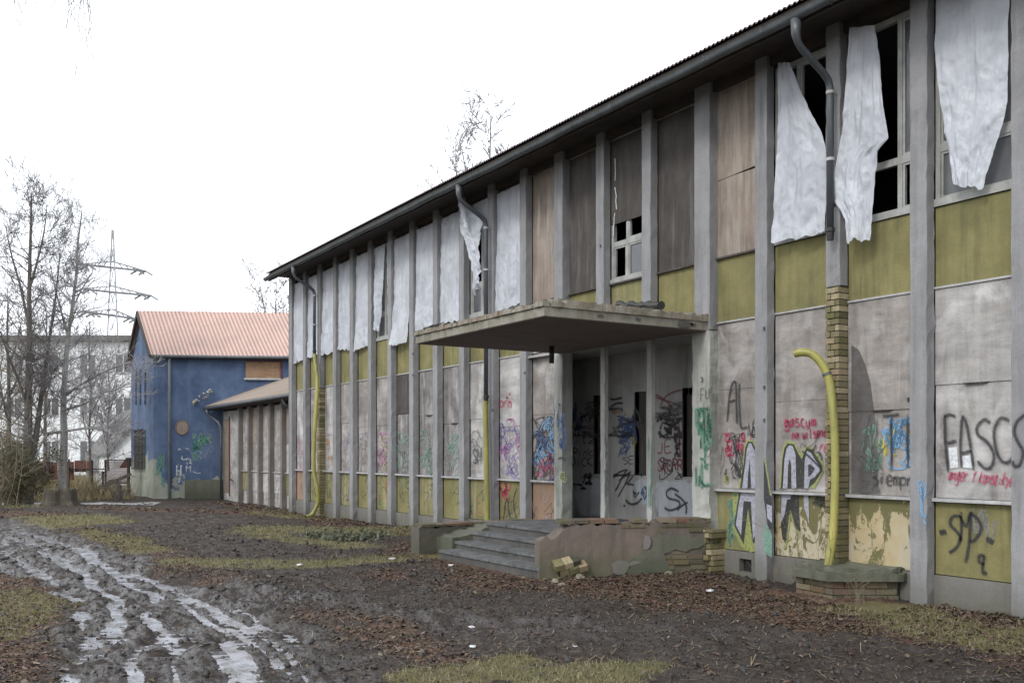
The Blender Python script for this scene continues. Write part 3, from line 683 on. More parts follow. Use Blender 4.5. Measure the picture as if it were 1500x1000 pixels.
MB().tube([o[28],o[28]+(o[29]-o[28]).normalized()*.03],.053,14).build('hose_band','zinc',t)
hose('yellow_pipe','yellow plastic pipe standing behind the steps under the grey downpipe',[(8.93,ydp[1],z2+.04),P(711,600,8.93),P(712,650,8.93),P(713,700,8.93),P(714,766,8.93)],.05)
hose('yellow_pipe','yellow plastic pipe bulging down the wall near the far corner of the long building',[(8.93,ydp[0],z1+.03),P(465,560,8.93),P(463,600,8.86),P(460,650,8.8),P(460,690,8.8),P(465,715,8.86),P(466,735,8.9),P(458,752,8.8),P(448,757,8.6)],.052)
# ================================================================ plastic sheets
def sheet(label,L,R,x=9.12,nu=34,nv=96,amp=.02,seed=1,sag=0,flare=.05,hem=.02,ztop=None,group='plastic sheets hung over the upper windows',fold=3.):
    "cloth between a left and a right outline (lists of (y,z), top to bottom)"
    def samp(Q,t):
        d=[0]
        for a,b in zip(Q,Q[1:]):d.append(d[-1]+math.hypot(a[0]-b[0],a[1]-b[1]))
        s=t*d[-1]
        for i in range(len(Q)-1):
            if s<=d[i+1]+1e-9:
                f=(s-d[i])/max(1e-9,d[i+1]-d[i]);return (Q[i][0]+(Q[i+1][0]-Q[i][0])*f,Q[i][1]+(Q[i+1][1]-Q[i][1])*f)
        return Q[-1]
    V=[]
    for j in range(nv+1):
        t=j/nv;a=samp(L,t);b=samp(R,t)
        for i in range(nu+1):
            s=i/nu;y=a[0]+(b[0]-a[0])*s;z=a[1]+(b[1]-a[1])*s
            V.append([x,y,z,s,t])
    V=np.array(V);y,z,s,t=V[:,1],V[:,2],V[:,3],V[:,4]
    k=seed*3.7;cr=(fbm(s*14+k,t*18,3,seed+20)-.5)*.006+(1-np.abs(2*fbm(s*5+k+t*3,t*3-s*2,3,seed+13)-1)-.5)*.018*(.35+t)+(fbm(s*7+t*1.2+k,t*1.1,3,seed+31)-.5)*.045
    f=(fbm(s*fold+t*.9+k,t*1.2+k,3,seed)-.5)*2*amp*(.5+t)+(fbm(s*9+k,t*14,4,seed+5)-.5)*amp*1.5*(.3+.9*t)+(1-np.abs(2*fbm(s*4+t*3+k,t*9,3,seed+9)-1))*amp*.8
    V[:,0]=x-f-cr-flare*t**3*(.6+.6*vn(s*4+k,t*0,seed))-sag*np.sin(np.pi*t)
    V[:,2]=z+(t>.88)*((vn(s*7+k,t*0,seed)-.5)*.06+(vn(s*22+k,t*0,seed+3)-.5)*.02)*(t-.88)*8.3
    V[:,1]=y+(fbm(t*9+k,s*2,3,seed+2)-.5)*.02*np.where((s<.01)|(s>.99),1,.3)
    fs=[(j*(nu+1)+i,j*(nu+1)+i+1,(j+1)*(nu+1)+i+1,(j+1)*(nu+1)+i) for j in range(nv) for i in range(nu)]
    v=V[:,:3];c=v.mean(0);o=bulk('plastic_sheet',v-c,fs,'plastic_sheet',smooth=True,label=label,category='plastic sheet',group=group);o.location=tuple(c);ORG[o.name]=tuple(c);return o
def pp(l,x=9.12): return [P(u,v,x)[1:] for u,v in l]
sheet('wrinkled white plastic sheet gathered to a point at its foot over the rightmost upper window',pp([(1371,-24),(1372,80),(1385,180),(1393,225),(1404,272)]),pp([(1479,-24),(1479,80),(1477,150),(1463,210),(1447,277)]),seed=3,amp=.03,nu=44,nv=120,flare=.06)
sheet('white plastic sheet hanging twisted beside the open black window right of the bare brick pier',pp([(1247,42),(1243,120),(1237,200),(1228,258),(1233,300),(1247,325),(1250,358)],9.06),pp([(1284,37),(1293,110),(1304,204),(1288,222),(1284,262),(1282,310),(1280,348)],9.06),x=9.06,seed=5,amp=.035,nu=44,nv=120,flare=.08)
sheet('white plastic sheet with a slanting torn edge left of the bare brick pier',pp([(1141,93),(1141,200),(1139,300),(1136,356)],9.1),pp([(1158,92),(1174,130),(1190,165),(1208,195),(1214,215),(1215,280),(1215,342)],9.1),x=9.1,seed=8,amp=.03,nu=44,nv=120,flare=.07)
ords={8:'white plastic sheet over a window bar, first one left of the pale brown board',10:'plain white plastic sheet just left of the crumpled hanging one, foot behind the canopy',11:'white plastic sheet behind the far end of the canopy, second left of the crumpled one',
12:'white plastic sheet with a loose billowing foot just left of the canopy corner',14:'white plastic sheet next left of the torn sheet with the slit',15:'white plastic sheet midway between the torn sheet and the far downpipe',16:'white plastic sheet hanging right of the far downpipe',17:'narrow white plastic sheet partly behind the far downpipe',18:'leftmost white plastic sheet at the far corner of the building'}
for k,lab in ords.items():
    a,b=bay(k);rr=random.Random(k);zb=4.2 if k in(10,11,8) else 4.16
    if k==12:zb=3.98
    if k==14:zb=4.1
    sheet(lab,[(b-.01,6.42),(b-.01,zb+rr.uniform(0,.12))],[(a+.01,6.42),(a+.01,zb+rr.uniform(0,.1))],x=9.14,seed=k,amp=.022,flare=.05 if k!=12 else .14,nu=44,nv=120)
a,b=bay(13)
sheet('torn white plastic sheet with a dark slit, between two whole sheets',[(b-.01,6.42),(b-.05,5.4),(b-.12,4.5)],[(a+.25,6.42),(a+.42,5.3),(a+.55,4.45)],x=9.14,seed=31,amp=.04)
sheet('narrow strip of white plastic torn loose beside the slit',[(a+.2,6.42),(a+.12,5.6),(a+.03,4.9)],[(a+.01,6.42),(a+.0,5.5),(a-.01,4.75)],x=9.13,seed=32,amp=.02,nu=8)
a,b=bay(9)
sheet('crumpled white plastic sheet bundled and hanging over a bare window behind the downpipe',pp([(680,292),(677,325),(680,340),(688,362),(696,400),(694,432)],8.99),pp([(712,322),(709,335),(706,352),(707,380),(709,410),(708,418)],8.99),x=8.99,seed=41,amp=.07,nu=24,nv=70,flare=.02,fold=5)
sheet('short crumpled strip of plastic tied up to the gutter pipe',pp([(667,280),(672,310),(677,335)],8.7),pp([(671,279),(677,305),(684,332)],8.9),x=8.86,seed=42,amp=.03,nu=8,nv=30,flare=0)
sheet('scrap of plastic still stapled high in the bare window behind the downpipe',[(b-.2,6.44),(b-.12,6.2),(a+.5,5.95)],[(a+.01,6.44),(a+.01,6.1),(a+.01,5.6)],x=9.16,seed=43,amp=.02,nu=14,nv=24,flare=0)
# scrap of plastic on the spandrel of the broken window
a,b=bay(5)
sheet('triangular scrap of pale plastic over the olive panel above the canopy',[(b-.05,4.2),(b-.12,3.9),(b-.2,3.6)],[(a+.35,4.22),(a+.5,3.9),(a+.55,3.6)],x=9.17,seed=51,amp=.015,nu=12,nv=20,flare=0,group=None) if False else None
# ================================================================ graffiti (thin paint layers on the real surfaces)
FONT={'A':'00 26 40|12 32','B':'00 06 26 35 24 04|24 32 20 00','C':'45 26 04 02 20 41','D':'00 06 26 44 42 20 00','E':'46 06 00 40|03 33','F':'00 06 46|03 33','I':'20 26','K':'00 06|46 03 40','L':'06 00 40','M':'00 06 23 46 40','N':'00 06 40 46','O':'20 02 04 26 44 42 20','P':'00 06 36 45 33 03','R':'00 06 36 45 33 03|23 40','S':'45 26 05 14 32 41 20 01','T':'06 46|26 20','U':'06 01 20 41 46','W':'06 10 23 30 46','X':'00 46|06 40','Y':'06 23 46|23 20','Z':'06 46 00 40','J':'36 31 10 01',
'H':'00 06|40 46|03 43',
'a':'34 14 02 10 32 34 30','b':'06 00 30 42 24 03','c':'34 14 02 10 40','d':'46 40 10 02 14 43','e':'02 42 34 14 02 10 40','f':'46 25 20|04 34','g':'34 14 02 10 32 34 3! 0!','h':'06 00|03 24 33 30','i':'14 10|16 15','k':'06 00|44 02 40','l':'16 10 20','m':'04 00|03 14 23 20|23 34 43 40','n':'04 00|03 24 33 30','o':'10 02 14 34 42 30 10','p':'04 0!|03 24 43 31 01','r':'04 00|02 24 34','s':'34 14 03 32 30 00','t':'16 10 30|04 34','u':'04 01 10 30 34|34 30','w':'04 10 22 30 44','y':'04 12|44 0!','v':'04 20 44','z':'04 44 00 40','.':'10 11','=':'03 33|01 31','-':'02 32','7':'06 46 10','9':'44 24 03 12 43 45 40','!':'16 12|10 11','?':'05 16 35 23 22|20 21'}
def ribbon(m,pts,w,closed=False):
    "soft-edged paint stroke; pts are 3D points on a vertical plane x=const"
    n=len(pts)
    if n<2:return
    o=len(m.v)
    for i,p in enumerate(pts):
        a=pts[max(0,i-1)];b=pts[min(n-1,i+1)];dy,dz=b[1]-a[1],b[2]-a[2];L=math.hypot(dy,dz) or 1;ny,nz=-dz/L*w,dy/L*w
        for s,e in((-1,0),(0,1),(1,0)):
            m.v.append((p[0],p[1]+ny*s,p[2]+nz*s));m.e.append(e*(1 if 0<i<n-1 or n<3 else .35))
    for i in range(n-1):
        for s in(0,1):m.f.append((o+i*3+s,o+i*3+s+1,o+i*3+s+4,o+i*3+s+3))
def smooth2(q,k=4):
    if len(q)<3:return [(q[0][0]+(q[-1][0]-q[0][0])*t/5,q[0][1]+(q[-1][1]-q[0][1])*t/5) for t in range(6)]
    o=[]
    for i in range(len(q)-1):
        p0=q[max(0,i-1)];p1=q[i];p2=q[i+1];p3=q[min(len(q)-1,i+2)]
        for j in range(k):
            t=j/k;o.append(tuple(.5*((2*p1[c])+(p2[c]-p0[c])*t+(2*p0[c]-5*p1[c]+4*p2[c]-p3[c])*t*t+(3*p1[c]-p0[c]-3*p2[c]+p3[c])*t**3) for c in(0,1)))
    o.append(q[-1]);return o
LAY=[0]
def paint(par,mat,strokes,w,x,seed=1,fills=(),name='graffiti'):
    "strokes/fills surveyed on the wall as sight-line pairs, laid on plane x"
    LAY[0]=(LAY[0]+1)%5;x=x-.00012*LAY[0];m=MB();m.e=[]
    for s in strokes:
        q3=[P(u,v,x) for u,v in smooth2(s)];ribbon(m,q3,w*1.15)
        k0=len(m.v);ribbon(m,[(a_+.0006,b_,c_) for a_,b_,c_ in q3],w*2.6)
        for i_ in range(k0,len(m.v)): m.e[i_]*=.17
    for f in fills:
        q=[P(u,v,x) for u,v in f];o=len(m.v)
        m.v+=q;m.e+=[1.]*len(q);m.f.append(tuple(range(o,o+len(q))))
    if m.v: return m.build(name,mat,par)
def word(txt,a,b,h,slant=0,jit=.075,seed=1):
    rr=random.Random(seed);n=len(txt);out=[]
    dx,dy=(b[0]-a[0])/n,(b[1]-a[1])/n
    for i,c in enumerate(txt):
        if c==' ' or c not in FONT:continue
        ox,oy=a[0]+dx*i,a[1]+dy*i;hh=h*rr.uniform(.88,1.12)
        for st in FONT[c].split('|'):
            q=[]
            for t in st.split():
                gx=int(t[0]);gy=-2 if t[1]=='!' else int(t[1])
                gx+=rr.uniform(-1,1)*jit*4;gy+=rr.uniform(-1,1)*jit*4
                q.append((ox+gx/4*dx*.78+slant*gy*hh/6,oy-gy/6*hh+dy*gx/4))
            out.append(q)
    return out
def scrib(u0,v0,u1,v1,n,seed,loops=5):
    rr=random.Random(seed);o=[]
    for i in range(n):
        x=rr.uniform(u0,u1);y=rr.uniform(v0,v1);q=[(x,y)];dx,dy=rr.uniform(.1,.35)*(u1-u0),rr.uniform(.12,.4)*(v1-v0)
        for j in range(rr.randint(3,loops+2)):
            q.append((min(u1,max(u0,x+rr.uniform(-1,1)*dx)),min(v1,max(v0,y+rr.uniform(-1,1)*dy))))
            x+=rr.uniform(-.2,.5)*dx
        o.append(q)
    return o
def cv(pts,ox,oy,s): return [(ox+a/s,oy+b/s) for a,b in pts]
XB=XP-.016   # on the boards
XL=XP-.008   # on the low panels
XQ=XF-.004   # on pillar faces
m=MB();m.e=[1.]*14;m.v=[P(u,v,XP-.0135) for u,v in ((1247,505),(1258,512),(1268,535),(1275,560),(1279,590),(1283,620),(1282,650),(1286,680),(1285,706),(1290,722),(1275,724),(1258,722),(1247,722),(1247,600))];m.f=[tuple(range(14))];m.build('damp_stain','damp_stain',panels['m',1])
c=lambda *p:cv(p,1140,560,2.778)
mp_,ml_=lambda k:panels['m',k],lambda k:panels['l',k]
paint(mp_(0),'sp_white',[],.0,XB+.001,fills=[c((692,265),(728,262),(732,345),(700,350)),c((748,300),(785,295),(792,350),(752,345))],name='painted_patch')
paint(mp_(0),'sp_black',[c((676,128),(680,250),(692,368)),c((674,140),(695,130),(722,138)),c((683,247),(726,236)),c((748,132),(741,250),(746,348)),c((748,135),(768,180),(797,358)),c((740,290),(788,276)),
 c((862,165),(838,150),(810,178),(812,212),(848,240),(876,288),(870,335),(843,350),(808,318)),c((942,156),(906,144),(880,185),(880,242),(896,300),(922,326),(950,310),(962,282))],.019,XB)
paint(pil[0],'sp_black',[c((1008,128),(972,158),(960,200),(974,240),(996,282),(984,330),(964,341),(950,318))],.019,XQ)
paint(mp_(0),'sp_red',word('anger f kunst=kyl',(1389,702),(1484,711),17,.25,.09,3),.008,XB)
paint(mp_(1),'sp_yellow',scrib(1284,618,1312,668,7,2),.011,XB+.001);paint(mp_(1),'sp_sky',scrib(1288,610,1337,682,12,3),.011,XB+.0005)
paint(mp_(1),'sp_faint_green',scrib(1262,625,1290,690,8,4),.012,XB+.001)
paint(mp_(1),'sp_black',[c((424,137),(458,134),(491,128)),c((459,132),(462,362)),c((525,128),(528,345)),c((528,60),(530,80))],.018,XB)
paint(mp_(1),'sp_faint_dark',[c((345,300),(372,130),(385,360)),c((402,130),(400,385))],.014,XB)
paint(mp_(1),'sp_black',word('siempr',(1279,709),(1339,713),20,0,.07,4),.010,XB)
c=lambda *p:cv(p,1140,560,2.778)
paint(ml_(0),'sp_black',[c((655,612),(685,606)),c((845,635),(878,652))],.034,XL)
paint(ml_(0),'sp_black',[c((745,545),(712,545),(700,575),(725,605),(742,630),(728,668),(695,694)),c((742,524),(746,600),(738,650)),c((740,545),(765,585),(780,525)),c((782,524),(778,640),(764,735)),c((780,528),(815,560),(826,598),(800,640),(778,645)),c((842,705),(818,705),(820,732),(840,738)),c((838,705),(832,772),(850,772))],.021,XL)
paint(ml_(0),'sp_faint_grey',word('WHu',(1425,782),(1460,788),36,0,.1,5)+scrib(1428,745,1460,790,3,9),.010,XL+.001)
paint(pil[1],'sp_sky',[cv([(565,400),(575,450)],1140,560,2.778),cv([(580,395),(590,480)],1140,560,2.778),cv([(570,400),(600,420),(595,470)],1140,560,2.778)]+word('B0',(1349,755),(1356,768),40,0,.1,6)+[[(1352,756),(1356,755),(1353,762),(1357,768)]],.008,XQ)
c=lambda *p:cv(p,1000,560,5.)
paint(mp_(2),'sp_red',word('gascum',(1149,624),(1196,624),15,0,.1,7)+word('gascum',(1150,624.5),(1196.5,624.5),15,0,.1,8)+word('na wilsana',(1160,643),(1212,638),13,0,.1,9)+word('na wilsana',(1160.6,643),(1212,639),13,0,.1,10)+word('ren',(1200,661),(1219,660),16,.2,.1,11),.0085,XB)
paint(mp_(2),'sp_faint_grey',[[(1213,665),(1208,690),(1216,700)],[(1206,668),(1216,684)]],.006,XB)
paint(mp_(3),'sp_black',[c((325,292),(335,150),(350,50),(370,-3),(388,10),(392,150),(397,302)),c((338,142),(387,125)),c((415,5),(412,100),(418,240),(428,330),(472,322))],.017,XB)
paint(mp_(3),'sp_black',word('NEB',(1095,640),(1116,634),22,.1,.15,12)+scrib(1094,612,1116,640,4,13),.007,XB)
paint(mp_(3),'sp_red',scrib(1062,635,1090,668,10,14),.010,XB);paint(mp_(3),'sp_black',scrib(1061,634,1088,700,13,15),.007,XB)
paint(mp_(3),'sp_red',word('la',(1098,642),(1112,640),9,0,.1,16)+word('uc',(1118,632),(1128,632),8,0,.1,17),.006,XB)
# chrome lettering spread over two bays, the pillar between them and the low panels
g=lambda *p:cv(p,1040,600,4.165)
u_=XB-.0006
lime_up3=[g((170,478),(195,330),(205,230),(228,180),(262,180),(288,230),(296,205),(330,290),(345,478))]
paint(mp_(3),'sp_lime',[],0,XB+.002,fills=lime_up3,name='graffiti_glow');
paint(mp_(2),'sp_lime',[],0,XB+.002,fills=[g((420,478),(432,330),(445,215),(475,185),(520,200),(550,265),(580,225),(610,215),(690,310),(695,370),(640,478))],name='graffiti_glow')
paint(mp_(3),'sp_black',[],0,XB-.001,fills=[g((183,478),(205,330),(215,230),(232,192),(258,195),(280,240),(288,290),(300,225),(318,280),(345,400),(345,478))],name='graffiti_shadow')
paint(mp_(2),'sp_black',[],0,XB-.001,fills=[g((432,478),(442,300),(455,230),(475,205),(512,210),(540,270),(560,300),(575,260),(590,230),(620,240),(685,335),(688,372),(640,440),(600,478))],name='graffiti_shadow')
paint(mp_(3),'sp_chrome',[],0,XB-.004,fills=[g((196,478),(215,330),(225,240),(238,202),(252,205),(272,250),(284,340),(280,478),(252,478),(243,300),(232,400),(228,478)),g((292,478),(300,330),(306,250),(316,300),(322,400),(320,478))])
paint(mp_(2),'sp_chrome',[],0,XB-.004,fills=[g((444,478),(455,300),(466,240),(482,216),(505,220),(522,270),(527,478),(497,478),(496,340),(487,295),(477,340),(472,478)),g((574,478),(578,310),(592,250),(615,262),(668,345),(668,372),(640,410),(610,425),(600,478)),],name='graffiti')
paint(mp_(2),'sp_black',[],0,XB-.007,fills=[g((600,410),(598,335),(612,330),(640,356),(620,392))],name='graffiti_shadow')
paint(mp_(2),'sp_black',[g((560,250),(610,290),(680,360)),g((618,255),(648,212)),g((650,255),(675,270),(682,310))],.014,XB-.009)
paint(mp_(3),'sp_lime',[g((85,440),(100,400),(108,455)),g((95,450),(110,405))],.02,u_+.001)
paint(ml_(3),'sp_lime',[],0,XL+.0005,fills=[g((140,505),(328,505),(330,830),(250,870),(190,830),(135,720))],name='graffiti_glow')
paint(ml_(3),'sp_faint_green',scrib(1066,725,1078,800,8,18),.02,XL+.0005)
paint(ml_(3),'sp_black',[],0,XL-.003,fills=[g((178,505),(328,505),(328,800),(300,790),(262,815),(232,600),(205,820),(148,705),(165,580))],name='graffiti_shadow')
paint(ml_(3),'sp_chrome',[],0,XL-.006,fills=[g((188,505),(275,505),(300,640),(318,700),(285,745),(262,790),(250,560),(205,555),(190,765),(158,700),(172,600))])
paint(pil[3],'sp_black',[],0,XQ,fills=[g((328,300),(345,400),(362,520),(378,535),(378,760),(352,700),(328,540))],name='graffiti_shadow')
paint(pil[3],'sp_chrome',[],0,XQ-.003,fills=[g((345,575),(378,585),(378,690),(350,660))])
paint(pil[3],'sp_faint_green',[],0,XQ-.001,fills=[g((328,740),(345,690),(378,760),(378,900),(340,880),(325,850))],name='painted_patch')
paint(pil[3],'sp_lime',[g((335,290),(352,400),(368,505),(378,520))],.012,XQ-.004)
paint(ml_(2),'sp_black',[],0,XL-.003,fills=[g((432,505),(540,505),(545,640),(552,745),(520,720),(490,610),(470,800),(442,790),(432,700))],name='graffiti_shadow')
paint(ml_(2),'sp_chrome',[],0,XL-.006,fills=[g((436,510),(500,510),(488,545),(470,545),(455,640),(432,690)),g((570,510),(600,510),(605,700),(590,640),(575,600))])
paint(ml_(2),'sp_lime',[g((488,610),(520,720),(555,760)),g((470,800),(490,620)),g((455,850),(470,800),(500,780))],.014,XL-.008)
paint(ml_(2),'sp_faint_dark',scrib(1178,722,1216,745,7,19),.02,XL);paint(ml_(2),'sp_moss',scrib(1148,790,1160,812,3,20),.012,XL)
# porch wall
XW=XR-.006;c=lambda *p:cv(p,820,560,5.)
T=[('sp_blue',scrib(836,585,845,628,6,21)+scrib(838,612,852,628,8,22),.012),('sp_black',word('ritz',(834,650),(872,648),12,0,.12,23)+[c((105,350),(180,330),(262,345)),c((110,345),(200,315),(255,320)),c((60,400),(150,385),(240,395))],.011),
('sp_red',word('xx',(840,650),(850,650),9,0,.1,24),.009),('sp_black',word('Pink',(840,668),(870,668),12,0,.05,25)+word('DICK',(836,683),(869,682),13,0,.05,26),.011),
('sp_black',scrib(846,692,868,712,8,27)+scrib(834,708,864,716,3,28),.016),('sp_black',[c((370,120),(400,125),(458,110)),c((370,185),(410,155),(465,150))],.022),
('sp_blue',scrib(903,610,931,668,16,29),.012),('sp_black',scrib(894,625,902,632,2,30)+word('SE',(913,680),(930,678),12,0,.1,31),.008),('sp_orange',scrib(896,603,918,611,3,32),.009),('sp_yellow',scrib(924,640,931,652,4,33),.02),
('sp_black',[c((390,700),(430,660),(495,635)),c((495,635),(455,700),(405,800)),c((430,720),(520,650)),c((520,650),(480,740),(425,840)),c((478,740),(545,750)),c((540,680),(490,745))],.017),
('sp_black',[c((480,860),(520,890),(570,880),(600,845)),c((465,900),(480,905))],.022),('sp_black',scrib(922,715,936,728,4,34),.009),('sp_blue',scrib(938,706,948,730,5,35),.014),
('sp_darkred',[c((700,90),(760,120),(825,185)),c((735,170),(790,90),(900,50)),c((700,110),(830,150))],.014),('sp_black',scrib(963,612,1000,640,16,36)+scrib(963,600,982,622,5,37)+scrib(984,640,998,668,5,38),.022),
('sp_darkred',word('JE',(963,664),(986,662),17,0,.05,39)+word('SPERR',(963,690),(1000,688),16,.05,.08,40)+word('RR',(985,690),(1001,690),17,.05,.1,41)+[c((760,600),(770,680))],.011),('sp_darkred',scrib(984,620,1001,690,5,42),.010),('sp_black',scrib(838,598,868,648,6,71)+scrib(900,690,940,700,4,72)+scrib(966,668,1000,704,5,73),.009),('sp_blue',scrib(902,612,934,672,7,74),.014),('sp_faint_dark',scrib(840,590,1000,640,9,75),.03),
('sp_black',[c((872,800),(820,775),(782,800),(795,845),(862,865),(880,895),(850,925),(800,935),(765,915)),c((840,815),(890,850),(925,900),(925,965)),c((938,875),(890,905),(860,935))],.021)]
for mt,s,w in T: paint(pw,mt,s,w,XW)
paint(pw,'sp_yellow',[],0,XW+.002,fills=[c((370,210),(450,190),(550,195),(555,290),(470,300),(380,280))],name='painted_patch') if False else None
# tags on the remaining boards (illegible overlapping scrawl)
tags={7:[('sp_black',14),('sp_blue',10),('sp_sky',5),('sp_red',3)],8:[('sp_violet',9),('sp_faint_lilac',7),('sp_pink',3)],9:[('sp_faint_dark',4)],10:[('sp_faint_green',6),('sp_faint_grey',6)],11:[('sp_faint_green',8),('sp_faint_dark',3)],12:[('sp_faint_green',9),('sp_faint_dark',5)],13:[('sp_pink',7),('sp_lime',6),('sp_faint_dark',4)],14:[('sp_faint_dark',6),('sp_faint_lilac',3)],15:[('sp_violet',4),('sp_faint_grey',5)],16:[('sp_orange',3),('sp_faint_grey',4)],17:[('sp_pink',3)],18:[('sp_pink',4)],}
def tagbay(k,mt,n,z0,z1,x,par,seed,w=.013):
    rr=random.Random(seed);a,b=bay(k);m=MB();m.e=[];LAY[0]=(LAY[0]+1)%5;x-=.0004*LAY[0]
    for i in range(n):
        y=rr.uniform(a+.1,b-.1);z=rr.uniform(z0,z1);q=[(y,z)];
        for j in range(rr.randint(4,8)):
            y=min(b-.03,max(a+.03,y+rr.uniform(-.22,.18)));z=min(z1+.1,max(z0-.05,z+rr.uniform(-.2,.2)));q.append((y,z))
        ribbon(m,[(x,p,r) for p,r in smooth2(q)],w)
    m.build('graffiti',mt,par)
for k,l in tags.items():
    for i,(mt,n) in enumerate(l): tagbay(k,mt,int(n*1.6)+1,1.22,2.0 if k>9 else 2.15,XB,mp_(k),k*31+i,w=.015)
paint(mp_(9),'sp_black',word('SM',(693,678),(706,681),22,0,.1,44),.012,XB);paint(mp_(8),'sp_red',word('arm',(733,596),(750,598),16,0,.15,45)+scrib(735,575,747,585,2,46),.012,XB+.001)
paint(mp_(7),'sp_black',[[(781,690),(779,650),(786,635),(790,655),(788,690),(783,700),(780,680)]],.016,XB)
for k in (1,2,3): tagbay(k,'sp_faint_dark',2,1.25,1.8,XB+.001,mp_(k),k*91+5,w=.012)
for k in range(7,19):
    for i,(mt,n) in enumerate([('sp_faint_dark',7 if k in(9,10,12,15,17) else 4),(['sp_faint_green','sp_orange','sp_moss','sp_faint_lilac'][k%4],2)]): tagbay(k,mt,n,.5,1.0,XL,ml_(k),k*17+i)
paint(ml_(8),'sp_red',scrib(732,708,752,735,6,47),.016,XL);paint(ml_(8),'sp_black',[[(737,765),(742,730),(748,765)],[(757,715),(752,735),(758,765)]],.016,XL)
pp7=[o for o in B.children if o.name.startswith('porch_pillar')];pR,pL=pp7[0],pp7[1]
paint(pR,'sp_green',scrib(1019,598,1041,712,15,48),.013,XF-.024);paint(pR,'sp_black',[[(1026,560),(1030,556),(1027,552),(1029,560)],[(1026,568),(1026,588)],[(1026,570),(1031,568)],[(1026,578),(1030,577)],[(1034,570),(1034,582),(1038,582),(1038,568)],[(1040,566),(1041,576),(1043,564)],[(1030,590),(1033,640)],[(1037,590),(1036,620),(1040,600)],[(1034,655),(1042,660),(1036,670)]],.007,XF-.024)
paint(pL,'sp_blue',scrib(815,592,829,655,10,49),.011,XF-.024);paint(pL,'sp_lime',scrib(817,690,829,715,4,50),.012,XF-.024);paint(pL,'sp_black',[[(817,672),(823,670),(829,674)]],.018,XF-.024)
for k,(u,c1) in zip((6,5),((887,'sp_faint_dark'),(952,'sp_faint_green'))):
    pst=[o for o in B.children if o.name.startswith('porch_post')][0 if k==5 else 1]
    paint(pst,c1,scrib(u-3,640,u+3,740,7,k),.007,XF+.04)
# ================================================================ annex
XA=10.0;GZ=-.16
AN=thing('annex_building','low grey annex with narrow ribs and a mossy roof beside the blue house','building',(12,31.5,GZ))
ya0,ya1=26.75,36.9
z=lambda v,y: 0
MB().box(XA,XA+.2,ya0,ya1,GZ-.3,3.25).build('wall','board_pale',AN)
MB().box(XA,15,ya1,ya1+.2,GZ-.3,3.3).build('end_wall','concrete',AN)
ks=[(347,),(361.5,),(376,),(392,),(410,)]
yp=sorted(P(u,0,XA-.12)[1] for u in (350,364,379,395,412.5));yp=[yp[0]-1.12]+yp
for i,y in enumerate(yp): MB().rbox(XA-.17,XA-.0,y-.16,y,GZ-.3,3.32,seed=i).build('rib','rib_paint',AN)
yl=[ya0]+yp
for i in range(len(yp)):
    a=yp[i];b=yp[i+1]-.16 if i+1<len(yp) else None
    if b is None:continue
    MB().box(XA-.02,XA+.02,a,b,.30,.95).build('lower_panel',['olive_flaked','board_pale','board_pale','board_pale','olive_flaked','olive_flaked'][i+0 if i<6 else 5],AN)
    MB().box(XA-.07,XA+.02,a,b,.97,1.0).build('sill_strip','pale_trim',AN)
    MB().box(XA-.012,XA+.02,a,b,1.0,1.9).build('wall_board','board_taupe' if i%2 else 'board_pale',AN);MB().box(XA-.015,XA+.02,a,b,1.92,3.2).build('wall_board','board_tan' if i%3==0 else 'board_taupe',AN)
def corr(name,mat,p0,p1,q0,q1,per,amp,par,th=.0):
    "corrugated sheet: p0->p1 along the eave, q0->q1 along the ridge"
    p0,p1,q0,q1=map(Vector,(p0,p1,q0,q1));L=(p1-p0).length;n=int(L/per*6);nm=((p1-p0).cross(q0-p0)).normalized();nm=nm if nm.z>0 else -nm
    V=[]
    for a,b in((p0,p1),(q0,q1)):
        for i in range(n+1):V.append(tuple(a+(b-a)*(i/n)+nm*amp*math.cos(i/6*2*math.pi)))
    org=Vector(ORG[par.name]);V=[tuple(Vector(v)-org) for v in V]
    return bulk(name,V,[(i,i+1,n+1+i+1,n+1+i) for i in range(n)],mat,parent=par,attrs={'groove':[.5+.5*math.cos(i/6*2*math.pi) for i in range(n+1)]*2})
gx=9.5;ze=3.42
rf=corr('roof','roof_mossy',(gx,ya0-.1,ze),(gx,37.75,ze),(13.,ya0-.1,ze+1.42),(13.,37.0,ze+1.42),.13,.018,AN)
MB().hexa([(gx,37.72,ze-.08),(gx+.02,37.8,ze-.08),(13,37.1,ze+1.34),(13,37.,ze+1.34),(gx,37.72,ze+.05),(gx+.02,37.8,ze+.05),(13,37.1,ze+1.47),(13,37.,ze+1.47)]).build('verge','pale_trim',rf)
MB().box(gx+.05,XA,ya0-.1,37.7,3.27,3.30).build('soffit','soffit_wood',AN)
MB().box(XA,14.,ya0,37.,3.2,3.3).build('ceiling','soffit_wood',AN)
MB().tube([(gx-.02,ya0-.2,ze-.06),(gx-.02,37.8,ze-.08)],.06,8).build('gutter','zinc',AN,smooth=True)
yd=P(304,0,gx)[1]
dp=[(gx-.02,yd,ze-.12),(gx,yd,ze-.3),(gx+.15,yd,ze-.42),(XA-.2,yd-.4,ze-.62),(XA-.12,yd-.5,ze-.8),(XA-.12,yd-.5,GZ)]
MB().tube(dp,.05,10).build('downpipe','zinc',AN,smooth=True)
q=P(413,592,gx+.05);MB().tube([(q[0],q[1],ze-.1),(q[0]+.1,q[1],ze-.3),(XA-.1,q[1]-.1,ze-.5)],.05,8).build('pipe_stub','zinc',AN,smooth=True)
MB().box(XA-.01,XA+.03,ya1-.75,ya1-.05,.1,2.9).build('door','door_wood',AN);MB().box(XA-.04,XA+.05,ya1-.82,ya1-.75,.0,3.0).build('door_frame','rust',AN)
m=MB();rr=random.Random(3)
